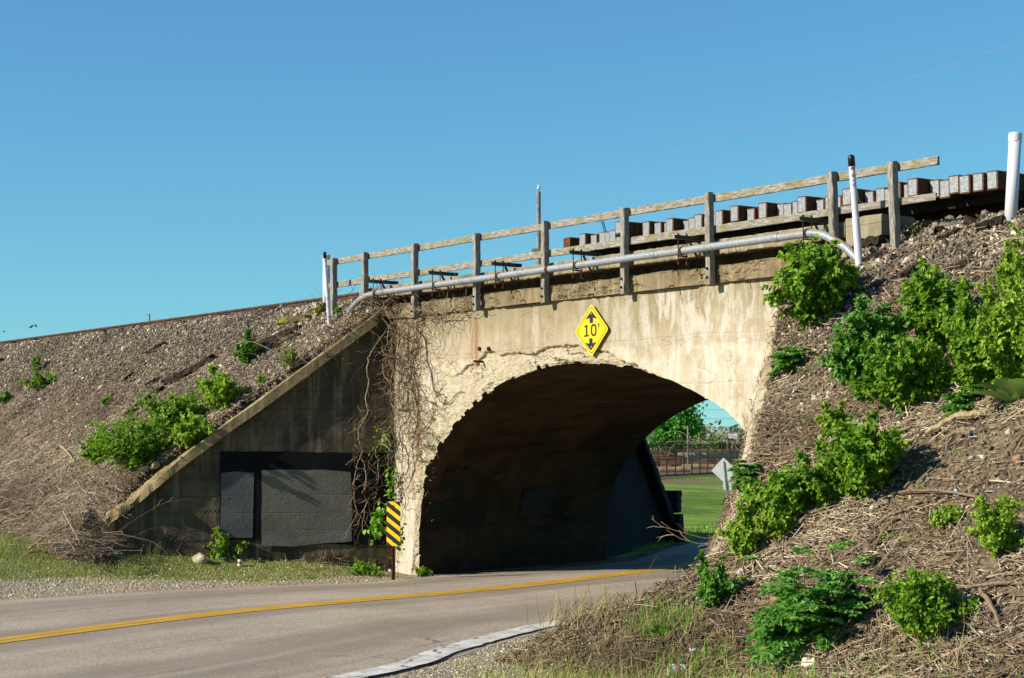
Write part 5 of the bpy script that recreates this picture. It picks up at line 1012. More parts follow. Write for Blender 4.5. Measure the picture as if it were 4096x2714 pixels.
for i in range(60):
    s0 = .2 + 1.1 * r.random(); z0 = 2.9 * r.random() + .9; Q = cut_open(face_clamp(wander(wd(s0 - .5, -.05, z0), E1 * .9 + A([0, 0, r.normal(.1, .5)]) - E2 * .25 * r.random(), int(10 + 12 * r.random()), .045, .34, r, A([0, 0, 0.]), .05))); b.add(*tube(Q, np.linspace(.005, .002, len(Q)), 3), r.random())
for i in range(60):
    s0 = -.3 + 2.3 * r.random(); Q = wander(wd(s0, -.13, 4.25 + .1 * r.random()), E1 * r.choice([-1, 1]) + A([0, 0, r.normal(0, .5)]) - E2 * .1, int(8 + 14 * r.random()), .055, .32, r, A([0, 0, -.5]), .06); Q = face_clamp(Q, .10, .4); b.add(*tube(Q, np.linspace(.006, .002, len(Q)), 3), r.random())
b.build('twigs', M['vine'], V1, kind='stuff')
r = np.random.default_rng(662); V2 = thing('hanging_vine', 'pale bare vine hanging down the dark wing wall beside the painted panel', 'vine', wp(.7, 3.9, .1)); b = MB()
def wing_path(pts, rad, tint):
    P = A([wp(*onwing(*p), .08) for p in pts]); n_ = len(P); q = np.linspace(0, n_ - 1, n_ * 5); C = np.stack([np.interp(q, np.arange(n_), P[:, k]) for k in range(3)], -1); C[1:-1] = (C[:-2] + C[1:-1] * 2 + C[2:]) / 4; C += r.normal(0, .008, C.shape); b.add(*tube(C, np.linspace(rad, rad * .6, len(C)), 5), tint); return C
mains = [wing_path([(1560, 1290), (1510, 1370), (1478, 1420), (1465, 1480), (1475, 1540), (1458, 1590), (1472, 1650), (1450, 1690), (1428, 1720), (1432, 1760), (1445, 1800), (1450, 1850), (1465, 1900), (1458, 1960)], .014, .8), wing_path([(1472, 1650), (1500, 1665), (1530, 1700), (1540, 1750)], .014, .2), wing_path([(1450, 1800), (1430, 1850), (1418, 1900), (1412, 1950), (1420, 2010), (1428, 2070)], .009, .7), wing_path([(1472, 1440), (1520, 1445), (1560, 1440)], .007, .6), wing_path([(1550, 1830), (1552, 1920), (1560, 2000)], .009, .5)]
for C in mains:
    for k in range(len(C) // 3):
        j = r.integers(2, len(C)); Q = wander(C[j], Wv * r.choice([-1, 1]) + A([0, 0, r.normal(-.2, .6)]) + NW * .2 * r.normal(), int(6 + 12 * r.random()), .045, .28, r, A([0, 0, -.4]), .06); b.add(*tube(Q, np.linspace(.0045, .002, len(Q)), 3), r.random())
for i in range(85):
    z0 = .9 + 1.5 * r.random(); k0 = .1 + .6 * r.random(); Q = wander(wp(k0, z0, .06), Wv * r.normal(0, .6) + A([0, 0, -1]), int(6 + 12 * r.random()), .05, .30, r, A([0, 0, -.5]), .06); b.add(*tube(Q, np.linspace(.0055, .002, len(Q)), 3), r.random())
b.build('stems', M['vine'], V2, kind='stuff')
r = np.random.default_rng(663); V3 = thing('brush_tangle', 'tangle of dry brush heaped over the top corner of the wing wall', 'brush', wp(.6, 4.3, 0)); b = MB()
for i in range(260):
    k0 = -.5 + 1.9 * r.random(); q_ = wp(k0, float(min(ztop(k0), 4.4)) + .05 + .18 * r.random(), .25 * r.normal() - .05); Q = wander(q_, r.normal(size=3) * A([1, 1, .5]), int(6 + 14 * r.random()), .05, .28, r, A([0, 0, -.6]), .05); b.add(*tube(Q, np.linspace(.006, .002, len(Q)), 3), r.random())
for i in range(30):
    q_ = wd(-1.6 + 1.3 * r.random(), -.15, 4.6); Q = wander(q_, A([0, 0, 1]) + r.normal(0, .6, 3), int(6 + 10 * r.random()), .05, .25, r, A([0, 0, -.4]), .05); b.add(*tube(Q, np.linspace(.005, .0018, len(Q)), 3), r.random())
b.build('stems', M['vine'], V3, kind='stuff')
# heart-leaved green sprays in the vines
def spray(label, pts, n_, spread, leaf, seed, fn):
    r = np.random.default_rng(seed); C = A([fn(*p) for p in pts]); T = thing('ivy_spray', label, 'vine', C[-1], 'green leaf sprays among the bare vines'); b1 = MB(); b1.add(*tube(C, .004, 4), .5); b1.build('stems', M['stem'], T); k = r.random(n_) * (len(C) - 1); i = k.astype(int); P = C[i] + (C[np.minimum(i + 1, len(C) - 1)] - C[i]) * (k % 1)[:, None] + r.normal(0, spread, (n_, 3)); P = P - E2 * np.abs(r.normal(0, spread * .6, n_))[:, None]; b2 = MB(); add_leaves(b2, P, r.normal(0, .6, (n_, 3)) + A([-.2, -.3, -.4]), A([-.5, -.6, .5]), leaf, r, (1.6, 1)); b2.build('leaves', M['heart'], T)
fw = lambda u, v: wd(*((lambda q: (q[0], -.12, q[1]))(onwall(u, v))))
spray('bright leafy spray in the vine at mid height of the corner', [(1575, 1730), (1560, 1780), (1550, 1830)], 130, .085, .075, 671, fw)
spray('narrow leafy spray lower down the corner above the striped marker', [(1598, 1880), (1590, 1930), (1600, 1980)], 60, .05, .06, 672, fw)
spray('leafy spray hanging left of the striped marker', [(1525, 2055), (1515, 2100), (1510, 2150)], 110, .075, .08, 673, lambda u, v: at(u, v, 28.9))
spray('few leaves behind the post of the striped marker', [(1604, 2100), (1602, 2160), (1596, 2210)], 45, .045, .06, 674, lambda u, v: at(u, v, 29.0))
# bare bushes in front of the wing wall
def bare_bush(label, u, v, wpx, hpx, n_, seed, buds=0):
    p = hit(u, v); r = np.random.default_rng(seed); T = thing('bare_bush', label, 'bush', p, 'bare twiggy bushes'); w, h = size_at(p, wpx), size_at(p, hpx); b = MB(); LP = []
    for i in range(n_):
        d = A([r.normal(0, .6) * w, r.normal(0, .25) * w, h * (.5 + .6 * r.random())]); m_ = 14; P = wander(p, unit(d), m_, np.linalg.norm(d) / m_, .16, r, A([0, 0, -.25]), .05); b.add(*tube(P, np.linspace(.008, .002, len(P)), 4), r.random())
        for k in range(5): j = r.integers(4, m_); Q = wander(P[j], unit(P[j] - P[j - 2]) + r.normal(0, .6, 3), 8, h * .04, .22, r); b.add(*tube(Q, np.linspace(.004, .0015, len(Q)), 3), r.random()); LP.append(Q[3:])
    b.build('stems', M['branch'], T)
    if buds: LP = np.concatenate(LP); LP = LP[r.random(len(LP)) < .35]; b2 = MB(); add_leaves(b2, LP, r.normal(size=(len(LP), 3)), A([0, -.3, 1]), .022, r); b2.build('buds', M['leaf_yel'], T, kind='stuff')
bare_bush('bare twiggy bush with tiny buds in front of the grey painted panel', 1165, 2232, 240, 260, 13, 681, 1)
bare_bush('low heap of bare twigs at the foot of the painted wall', 1290, 2255, 190, 70, 30, 682)
bare_bush('bare brush at the broken low end of the wing wall', 500, 2190, 190, 170, 12, 683)
bare_bush('dry brush in front of the left embankment toe', 330, 2200, 330, 120, 14, 684)
bare_bush('bare twigs beside the arch foot under the striped marker', 1640, 2290, 60, 110, 10, 685)
# thin branches reaching out of the bank across the opening
for k, (lab, pts, yy, buds) in enumerate((('upper of two long thin twigs arching from the bank over the road', [(2905, 2150), (2820, 2155), (2720, 2128), (2650, 2108), (2605, 2075)], 23.5, 0), ('lower of two long thin twigs arching from the bank over the road', [(2895, 2165), (2800, 2178), (2720, 2155), (2665, 2120)], 23.2, 0), ('budding thin branch reaching left from the bank before the fence', [(3040, 1775), (2960, 1772), (2880, 1768), (2800, 1772), (2720, 1765), (2660, 1770)], 22.5, 1), ('short budding twig above the longer one before the fence', [(3030, 1770), (2930, 1745), (2860, 1740), (2800, 1728)], 22.3, 1), ('bare twig poking from the bank toward the arch at right', [(3130, 1570), (3060, 1590), (3010, 1625)], 21.5, 0))):
    rr = np.random.default_rng(690 + k * 7); C = A([at(u, v, yy) for u, v in pts]); q = np.linspace(0, len(C) - 1, 30); C = np.stack([np.interp(q, np.arange(len(pts)), C[:, i]) for i in range(3)], -1); C[1:-1] = (C[:-2] + C[2:] + C[1:-1]) / 3; T = thing('thin_branch', lab, 'branch', C[0], 'thin branches reaching over the road'); b = MB(); b.add(*tube(C, np.linspace(.006, .003, 30), 4), .9)
    for i in range(5): j = rr.integers(5, 29); b.add(*tube(wander(C[j], C[min(29, j + 1)] - C[j] + rr.normal(0, .03, 3), 5, .05, .2, rr), [.003] * 5 + [.0015], 3), .8)
    b.build('wood', M['branch'], T)
    if buds: P = C[rr.integers(3, 30, 40)] + rr.normal(0, .015, (40, 3)); b = MB(); add_leaves(b, P, rr.normal(size=(40, 3)), A([0, -.3, 1]), .02, rr); b.build('buds', M['leaf_yel'], T, kind='stuff')
# the big tree, shrubs and woods beyond the tunnel
def tree(label, p, h, w, mat, nleaf, leaf, seed, name='broadleaf_tree', clear=.18, grp=None):
    r = np.random.default_rng(seed); T = thing(name, label, 'tree', p, grp); b = MB(); tips = []
    trunk = wander(p - A([0, 0, .2]), A([0, 0, 1]), 8, h * .62 / 8, .05, r); b.add(*tube(trunk, np.linspace(h * .028, h * .008, len(trunk)), 8), .4)
    for i in range(46):
        j = r.integers(2, 9); a = r.random() * 6.28; L = w * .5 * (.55 + .5 * r.random()) * (1 - .35 * (j / 8)); P = wander(trunk[j], A([math.cos(a), math.sin(a), .55]), 7, L / 7, .15, r); b.add(*tube(P, np.linspace(h * .008, h * .002, len(P)), 4), .3); tips += [P[3], P[4], P[5], P[6], P[7]]
    b.build('trunk', M['pole_wood'], T); tips = A(tips); k = r.integers(0, len(tips), nleaf); P = tips[k] + r.normal(0, w * .055, (nleaf, 3)); P = P[P[:, 2] > p[2] + h * clear]; b2 = MB(); add_leaves(b2, P, r.normal(size=(len(P), 3)) + A([0, 0, -.4]), A([-.3, -.3, .9]), leaf, r, (1.5, 1)); b2.build('crown', M[mat], T)
tp_ = at(2705, 1800, 172); tp_[2] = 0; tree('large bright green maple tree beyond the fence, seen through the arch', tp_, 7.4, 7.6, 'tree_leaf', 9000, .30, 691, 'broadleaf_tree', .27)
tp_ = at(2865, 1790, 240); tp_[2] = 0; tree('small dark conifer-like tree just right of the large green tree', tp_, 4.6, 3.4, 'leaf_dark', 1500, .3, 692)
r = np.random.default_rng(693); b = MB()
for i in range(420):
    Yd = 420 + 260 * r.random(); xd = -60 + 190 * r.random() + (Yd - 420) * .1; hh = 6 + 5 * r.random() + 3 * math.sin(xd * .07); m_ = 60; P = A([xd, Yd, 0]) + unit(r.normal(size=(m_, 3))) * A([4.5, 4.5, hh * .55]) * r.random((m_, 1)) ** .4 + A([0, 0, hh * .5]); add_leaves(b, P[P[:, 2] > 0], r.normal(size=((P[:, 2] > 0).sum(), 3)), A([-.3, -.3, .9]), 1.9, r, (1.6, 1))
o = b.build('distant_woods', M['far_leaf']); tag(o, 'hazy band of distant spring woods along the horizon', 'woods', None, 'stuff')
for k, (u, v, w_, h_, lab) in enumerate(((2530, 1830, 70, 110, 'dark shrub at the top of the far wing wall'), (2610, 1960, 70, 80, 'small shrub at the foot of the far wing wall'), (2915, 2030, 60, 70, 'sparse weed on the lawn left of the sign post'))):
    Yq = (38.5, 40.8, 52)[k]; p = at(u, v, Yq); p[2] = max(0, min(p[2], terr(p[0], p[1]) if k else p[2])); shrub('leafy_shrub', lab, p, size_at(p, h_), size_at(p, w_), size_at(p, 16), 10, 8, 'leaf_dark', 695 + k, group='shrubs beyond the tunnel')
# ------------------------------------------------------------------ timber scraps, rocks, litter
def scrap(label, a, bq, w, h, mat, seed, name='broken_timber', sink=.02, cat='timber'):
    pa, pb = hit(*a), hit(*bq); T = thing(name, label, cat, (pa + pb) / 2, 'old timber lying on the banks'); b = MB(); b.add(*beam(pa + E3 * (h / 2 - sink), pb + E3 * (h / 2 - sink), w, h, E3, 12, min(w, h) * .09, min(w, h) * .15, seed, None, .04)); b.build('piece', M[mat], T)
for k, (a, bq, w, h, mat, lab) in enumerate((
    ((860, 1440), (665, 1545), .17, .12, 'tie_old', 'long dark rotten timber on the left bank above the thicket'), ((650, 1560), (505, 1668), .15, .10, 'tie_old', 'dark rotten timber end just left of the thicket'), ((662, 1380), (590, 1425), .13, .10, 'tie_old', 'short dark timber high on the left bank'), ((205, 1352), (10, 1445), .12, .08, 'tie_old', 'long thin dark plank near the upper left edge'),
    ((1195, 1320), (1040, 1385), .16, .10, 'tie_old', 'dark old timber sliding down beside the left marker post'), ((1160, 1345), (1030, 1400), .12, .10, 'tie_old', 'second dark timber below the one beside the left marker'), ((1230, 1285), (1120, 1300), .14, .12, 'tie_mossy', 'dark brown timber just left of the left marker post'), ((1305, 1240), (1258, 1268), .18, .16, 'tie_mossy', 'mossy stump of timber at the base of the left pipe'), ((1190, 1350), (1110, 1395), .10, .08, 'tie_old', 'small dark plank on the left bank beside the bush'), ((640, 1520), (590, 1545), .10, .08, 'tie_old', 'small scrap of timber on the stony left bank'), ((530, 1500), (490, 1530), .09, .07, 'tie_old', 'tiny dark scrap below the short high timber'), ((215, 1720), (120, 1760), .08, .06, 'branch', 'thin weathered stick on the lower left bank'),
    ((3560, 970), (3440, 995), .16, .12, 'tie_old', 'dark timber lying between the last two railing posts'), ((3700, 915), (3640, 960), .15, .11, 'tie_mossy', 'brown split timber right of the last railing post'), ((3850, 850), (3760, 945), .14, .13, 'tie_old', 'curved dark rotten timber near the right pipe'), ((3990, 850), (3880, 900), .15, .12, 'tie_old', 'dark rotten timber left of the tall right pipe'), ((4020, 890), (3900, 935), .13, .10, 'tie_old', 'lower dark timber beside the tall right pipe'), ((3690, 1075), (3610, 1130), .14, .12, 'tie_old', 'broken dark timber chunk lying on the upper right bank'), ((3700, 1100), (3665, 1185), .14, .11, 'tie_old', 'broken dark timber chunk standing on end on the right bank'), ((3550, 1015), (3455, 1050), .09, .06, 'tie_old', 'thin dark plank right of the right marker post'), ((3890, 1060), (3790, 1085), .09, .06, 'tie_old', 'dark branch on the stones above the tall shrubs'), ((3810, 945), (3760, 975), .12, .09, 'tie_mossy', 'small mossy timber among the stones at upper right'))):
    scrap(lab, a, bq, w, h, mat, 700 + k)
def stick(label, a, bq, r0, mat, seed, bend=.05, tint=.6):
    pa, pb = hit(*a), hit(*bq); r = np.random.default_rng(seed); q = np.linspace(0, 1, 12)[:, None]; P = pa + (pb - pa) * q + E3 * (r0 * 1.2 + bend * np.sin(q * math.pi)) + r.normal(0, r0 * .2, (12, 3)); z = terr(P[:, 0], P[:, 1]); P[:, 2] = np.maximum(P[:, 2], z + r0 * .5); T = thing('fallen_branch', label, 'branch', (pa + pb) / 2, 'fallen branches on the banks'); b = MB(); b.add(*tube(P, np.linspace(r0, r0 * .55, 12) * (1 + .1 * r.normal(size=12)), 7), tint); b.build('wood', M[mat], T)
for k, (a, bq, r0, mat, lab) in enumerate((((3920, 1690), (3710, 1755), .042, 'log', 'thick bleached log on the right bank under the tall shrubs'), ((3880, 1750), (3760, 1800), .03, 'branch', 'grey weathered branch under the thick bleached log'), ((3800, 1590), (3730, 1690), .02, 'branch', 'thin leaning pole beside the small feathery plant'), ((3130, 2010), (3390, 2230), .009, 'branch', 'long thin pale stalk slanting over the dead brush heap'), ((3930, 2010), (3560, 1985), .014, 'branch', 'long pale stalk lying across the right bank'), ((3590, 2090), (3490, 2220), .02, 'branch', 'dark forked branch below the glossy shrub'), ((4090, 2350), (3700, 2420), .016, 'branch', 'long straw-coloured stalk near the right edge'), ((3370, 2550), (3600, 2510), .02, 'branch', 'stick lying at the foot of the feathery plant'), ((3920, 2390), (4010, 2560), .022, 'branch', 'dark branch standing out of the debris at lower right'), ((110, 2210), (275, 2110), .025, 'log', 'pale bare branch propped up at the left toe of the bank'), ((760, 2222), (930, 2240), .012, 'branch', 'pale stick lying by the wing wall foot'), ((240, 1790), (300, 1860), .018, 'log', 'small pale forked stick on the lower left bank'), ((3030, 2240), (3000, 2290), .015, 'log', 'pale stalk leaning in the debris above the sapling clump'), ((3640, 1010), (3740, 985), .012, 'branch', 'thin stick across the stones at upper right'), ((3300, 2060), (3180, 2130), .02, 'branch', 'grey root-like branch at the edge of the debris heap'))):
    stick(lab, a, bq, r0, mat, 740 + k)
def rock(label, u, v, px, mat, seed, name='rubble_rock', sq=(1, .8, .7)):
    p = hit(u, v); r_ = size_at(p, px) / 2; r = np.random.default_rng(seed); V = ICO_V.copy(); Fq = ICO_F
    for _ in range(2):
        new = {}; VV = list(V); F2 = []
        def mid(i, j):
            k = (min(i, j), max(i, j))
            if k not in new: new[k] = len(VV); VV.append(unit(VV[i] + VV[j]))
            return new[k]
        for a, bq, c in Fq: ab, bc, ca = mid(a, bq), mid(bq, c), mid(c, a); F2 += [[a, ab, ca], [bq, bc, ab], [c, ca, bc], [ab, bc, ca]]
        V, Fq = A(VV), A(F2)
    V = np.sign(V) * np.abs(V) ** .75; V = V * A(sq) * r_ * (1 + .28 * fbm(V, 1.3, 3, seed))[:, None]; T = tag(link(name, mesh_data(name, V, Fq), M[mat], None, p + E3 * r_ * .35), label, 'rock', 'loose rocks'); T.rotation_euler = (r.random() * .6, r.random() * .6, r.random() * 6)
for k, (u, v, px, mat, lab) in enumerate(((800, 2252, 62, 'rock', 'angular pale concrete chunk on the grass below the wing wall'), (3105, 2425, 56, 'red_rock', 'reddish brown rock left of the large feathery plant'), (3885, 1845, 30, 'rock', 'pale rounded stone on the dark soil of the right bank'), (4070, 1850, 40, 'red_rock', 'brown stone chunk at the right edge of the bank'), (3570, 1545 + 400, 26, 'red_rock', 'orange stone right of the glossy shrub'), (3720, 1890, 26, 'rock', 'small pale stone between the glossy shrub and right edge'), (3200, 2400, 30, 'rock', 'small grey stone behind the feathery plant'), (620, 2195, 36, 'rock', 'pale stone in the brush at the broken wing wall end'), (2935, 1985, 34, 'rock', 'crumbled pale rubble on the wall edge below the sign plate'), (2900, 2110, 36, 'rock', 'crumbled pale rubble lower on the wall edge by the road'))): rock(lab, u, v, px, mat, 770 + k)
def cup(label, u, v, px, tilt, yaw, mats, name='paper_cup', taper=.75):
    p = hit(u, v); h = size_at(p, px); d = unit(A([math.sin(tilt) * math.cos(yaw), math.sin(tilt) * math.sin(yaw), math.cos(tilt)])); T = thing(name, label, 'litter', p + E3 * h * .18, 'litter on the banks'); b = MB(); b.add(*lathe([(.001, 0), (h * .38 * taper, 0), (h * .38, h), (h * .36, h), (h * .34 * taper, h * .06)], p + E3 * h * .18 * math.sin(tilt), d, 16)); b.build('wall', M[mats[0]], T)
    b = MB(); k0, k1 = (.35, .65); rr = lambda q: h * .38 * (taper + (1 - taper) * q) + .002; b.add(*lathe([(rr(k0) - .003, h * k0), (rr(k0), h * k0), (rr(k1), h * k1), (rr(k1) - .003, h * k1)], p + E3 * h * .18 * math.sin(tilt), d, 16)); b.build('print_band', M[mats[1]], T)
cup('white paper cup with red print standing in the grass by the wing wall', 958, 2268, 26, .15, 1.0, ('paper', 'red_print'))
cup('white can with pink print lying in the grass at the bottom', 2735, 2697, 62, 1.5, 3.3, ('paper', 'pink'), 'drink_can', 1.0)
cup('pale blue can standing on the debris of the right bank', 3822, 1985, 26, .2, 0, ('blue_litter', 'paper'), 'drink_can', 1.0)
cup('tiny white cup in the grass at the foot of the striped marker', 1563, 2290, 14, 1.2, 2, ('paper', 'blue_print'))
def bag(label, u, v, px, mat, seed, lift=.5):
    p = hit(u, v); w = size_at(p, px); r = np.random.default_rng(seed); n_ = 12; g_ = np.linspace(-.5, .5, n_); Xb, Yb = np.meshgrid(g_, g_); Zb = .35 * np.abs(fbm(p2(Xb * 5 + seed, Yb * 5), 1.0, 4, seed)) * lift * 2 + .1; rad = 1 + .5 * fbm(p2(Xb * 3, Yb * 3 + seed), 1.0, 3, seed + 1); V = np.stack([Xb * rad * w, Yb * rad * w * .8, Zb * w], -1).reshape(-1, 3); tag(link('litter_scrap', mesh_data('litter_scrap', V, grid_faces(n_, n_)), M[mat], None, p), label, 'litter', 'litter on the banks')
for k, (u, v, px, mat, lab) in enumerate(((400, 2105, 34, 'paper', 'crumpled white plastic bag in the brush left of the wing wall'), (303, 2172, 28, 'paper', 'torn white plastic scrap below the brush heap'), (95, 2105, 20, 'paper', 'white paper scrap at the far left toe of the bank'), (45, 2185, 24, 'paper', 'crumpled pale litter at the left edge of the grass'), (250, 2205, 26, 'paper', 'small white litter between brush and grass on the left'), (520, 2190, 20, 'blue_litter', 'pale blue litter scrap under the broken wing wall'), (895, 2240, 26, 'blue_litter', 'clear plastic litter right of the concrete chunk'), (2785, 2620, 60, 'paper', 'crumpled white wrapper in the grass at lower right'), (2850, 2645, 50, 'paper', 'flat white strip of litter beside the wrapper'), (3030, 2640, 24, 'paper', 'small white litter right of the wrapper'), (3960, 1980, 34, 'blue_litter', 'pale green plastic scrap near the right edge'), (3895, 1770, 40, 'blue_litter', 'faded blue plastic scrap by the bleached log'), (2925, 2190, 22, 'paper', 'white scrap on the wall edge above the road'), (3640, 2215, 16, 'paper', 'white scrap in the middle of the debris slope'), (3350, 2350, 26, 'paper', 'white scrap behind the feathery plant'))): bag(lab, u, v, px, mat, 800 + k)

# ------------------------------------------------------------------ uncountable cover: stones, stalks, grass
def norm_st(s_, t_, zf):
    e = .06; dzs = (zf(s_ + e, t_) - zf(s_ - e, t_)) / (2 * e); dzt = (zf(s_, t_ + e) - zf(s_, t_ - e)) / (2 * e); return unit(E3[None] - dzs[:, None] * E1 - dzt[:, None] * E2)
def stones(name, label, n_, gen, zf, r, size, mat='stone', sink=.25):
    s_, t_ = gen(n_); z = zf(s_, t_); P = wd(s_, t_, z); sz = size * np.exp(r.normal(0, .38, len(s_))); R_ = rand_rot(len(s_), r); Sc = np.stack([np.ones(len(s_)), .55 + .4 * r.random(len(s_)), .45 + .4 * r.random(len(s_))], -1); M_ = R_ * (Sc * sz[:, None])[:, None, :]
    bv = np.sign(ICO_V) * np.abs(ICO_V) ** .7 * (1 + .24 * rng.normal(size=(12, 1))); V, Fi = inst(bv, ICO_F, M_, P + E3 * (sz * (.5 - sink))[:, None]); b = MB(); b.add(V, Fi, np.repeat(np.clip(r.normal(.5, .24, len(s_)) + .35 * fbm(p2(s_, t_), .7, 3, 58), 0, 1), 12)); o = b.build(name, M[mat]); tag(o, label, 'stones', None, 'stuff')
r = np.random.default_rng(901)
def gen_left(n_):
    t_ = .8 - 6.3 * r.random(n_) ** 1.25; d = 26 * r.random(n_) ** 1.25; k = r.random(n_) < np.interp(t_, [-5.5, -3.5, -1.2, 0], [.15, .22, .8, 1.0]) * np.where((t_ < -1.5) & (fbm(p2(d, t_), .7, 3, 55) < -.05), .3, 1); t_, d = t_[k], d[k]; return sbL(t_) - d - .05, t_
stones('ballast_stones', 'grey crushed ballast stones covering the left embankment', 80000, gen_left, zL, r, .019)
def gen_right(n_):
    t_ = .7 - 7.2 * r.random(n_) ** 1.5; d = 9.5 * r.random(n_) - .15; k = r.random(n_) < np.interp(t_, [-6.5, -3.2, -1.9, -.7, 0], [.10, .13, .55, 1, 1]); t_, d = t_[k], d[k]; return sbR(t_) + np.maximum(d, 0), t_
stones('ballast_stones', 'grey and tan ballast stones covering the upper right bank', 52000, gen_right, zR, r, .023)
def gen_deck(n_): return -1.5 + 11.5 * r.random(n_), .27 + 1.8 * r.random(n_)
stones('ballast_stones', 'ballast stones lying on the bridge deck behind the kerb', 5000, gen_deck, lambda s_, t_: 4.80 + 0 * s_, r, .032)
def pool(n_, mode):
    if mode == 'far': k = r.integers(0, len(FARs) - 2, n_); C = FARs; sg = -1
    else: k = r.integers(0, len(NEARs) - 2, n_); C = NEARs; sg = 1
    return k, C, sg
def xy_stones(name, label, X_, Y_, size, mat):
    z = terr(X_, Y_); n_ = len(X_); sz = size * np.exp(r.normal(0, .4, n_)); M_ = rand_rot(n_, r) * (np.stack([np.ones(n_), .7 + .2 * r.random(n_), .5 + .3 * r.random(n_)], -1) * sz[:, None])[:, None, :]; V, Fi = inst(ICO_V, ICO_F, M_, np.stack([X_, Y_, z + sz * .2], -1)); b = MB(); b.add(V, Fi, np.repeat(np.clip(r.normal(.68, .22, n_), 0, 1), 12)); tag(b.build(name, M[mat]), label, 'gravel', None, 'stuff')
X_ = -11 + 11 * r.random(26000); Y_ = 23 + 8 * r.random(26000); df = sdist(X_, Y_, FARs); k = (df > .03) & (df < 2.9) & (r.random(26000) < np.interp(df, [0, 1.0, 1.8, 2.9], [.8, 1, .5, .05])) & (X_ < -1.6 + 0 * Y_); k &= r.random(26000) < np.interp(X_, [-8, -5, -2], [1, .7, .3]); xy_stones('shoulder_gravel', 'pale gravel along the far shoulder of the road', X_[k], Y_[k], .010, 'gravel')
X_ = -3 + 6.5 * r.random(30000); Y_ = 12.5 + 9 * r.random(30000); dn = -sdist(X_, Y_, NEARs); k = (dn > .0) & (dn < 2.6) & (r.random(30000) < np.interp(dn, [0, .9, 1.6, 2.6], [.8, .9, .3, .05])); xy_stones('shoulder_gravel', 'pale gravel along the near shoulder of the road', X_[k], Y_[k], .008, 'gravel')
def stalks(name, label, s_, t_, zf, L0, w0, r, lean=.0, mat='stalk', rise=.03, pref=None):
    n_ = len(s_); z = zf(s_, t_); N_ = norm_st(s_, t_, zf); a = r.random(n_) * 2 * math.pi if pref is None else pref + r.normal(0, .75, n_); d = np.cos(a)[:, None] * E1 + np.sin(a)[:, None] * E2; d = d - N_ * (d * N_).sum(1, keepdims=True); d = unit(d + N_ * r.normal(.04, .16, n_)[:, None]); L = L0 * np.exp(r.normal(0, .5, n_)); w = w0 * (.6 + .8 * r.random(n_)); x = unit(np.cross(d, N_)); zz_ = np.cross(x, d); M_ = np.stack([x * w[:, None], d * L[:, None], zz_ * (w * (.5 + .8 * r.random(n_)))[:, None]], -1)
    V, Fi = inst(STALK_V, STALK_F, M_, wd(s_, t_, z) + N_ * (rise * r.random(n_) ** 1.5)[:, None]); b = MB(); b.add(V, Fi, np.repeat(np.clip(r.normal(.5, .22, n_) + .55 * fbm(p2(s_, t_), .9, 3, 57), 0, 1), 9)); tag(b.build(name, M[mat]), label, 'dry stalks', None, 'stuff')
n_ = 95000; t_ = .0 - 7.2 * r.random(n_) ** .8; d = 9.6 * r.random(n_) - .6; k = (r.random(n_) < np.interp(t_, [-7.2, -4, -1.6, -.6], [1, 1, .55, .12])) & (r.random(n_) < .42 + 1.5 * (fbm(p2(d, t_), .9, 4, 77) + .15)); t_, d = t_[k], d[k]; s_ = sbR(t_) + d
stalks('dry_stalks', 'mat of dead broken stalks covering the right bank', s_, t_, zR, .17, .0085, r, rise=.07)
n_ = 80000; t_ = -.3 - 5.6 * r.random(n_) ** .8; d = 22 * r.random(n_) ** 1.2; k = (r.random(n_) < np.interp(t_, [-6, -3.2, -1.5, -.3], [1, .9, .35, .10])) & (r.random(n_) < .42 + 1.5 * (fbm(p2(d, t_), .8, 4, 78) + .12)); t_, d = t_[k], d[k]
stalks('dry_stalks', 'mat of dead stalks covering the lower left bank', sbL(t_) - d - .05, t_, zL, .14, .0085, r, rise=.06, mat='stalk_dark')
n_ = 2400; t_ = -5.5 + 1.6 * r.random(n_); d = -.4 + 9 * r.random(n_); stalks('dry_stalks', 'heaped brush along the toe of the left bank', sbL(t_) - d, t_, lambda a, b_: np.maximum(zL(a, b_), .45), .34, .008, r, rise=.34, mat='stalk_dark')
def blades(name, label, X_, Y_, h, w, mat, r, bend=.5):
    n_ = len(X_); z = terr(X_, Y_); a = r.random(n_) * 6.283; hh = h * np.exp(r.normal(0, .35, n_)); up = unit(np.stack([.35 * r.normal(size=n_), .35 * r.normal(size=n_), np.ones(n_)], -1)); x = unit(np.stack([np.cos(a), np.sin(a), np.zeros(n_)], -1)); y = np.cross(up, x); M_ = np.stack([x * w, y * (hh * bend)[:, None], up * hh[:, None]], -1); V, Fi = inst(BLADE_V, BLADE_F, M_, np.stack([X_, Y_, z - .01], -1)); b = MB(); b.add(V, Fi, np.repeat(np.clip(r.normal(.5, .25, n_), 0, 1), 5)); tag(b.build(name, M[mat]), label, 'grass', None, 'stuff')
n_ = 70000; X_ = -12 + 12 * r.random(n_); Y_ = 24 + 9 * r.random(n_); df = sdist(X_, Y_, FARs); s_, t_ = st(X_, Y_); k = (df > .3) & (df < 5.2) & (t_ < -.1) & (zL(s_, t_) < .95) | ((df > .3) & (s_ > sbL(t_)) & (t_ < -.1) & (df < 4)); k &= r.random(n_) < np.interp(df + .6 * fbm(p2(X_, Y_), .9, 3, 81) - .6 + 1.2 * sstep(-8.5, -4, X_), [.8, 1.6, 2.6, 4.6], [.04, .5, .9, .6]) * np.interp(X_, [-8.5, -5], [.65, 1]); k &= (t_ < -.15)
blades('verge_grass', 'short green grass on the verge below the wing wall', X_[k], Y_[k], .042, .008, 'grass', r)
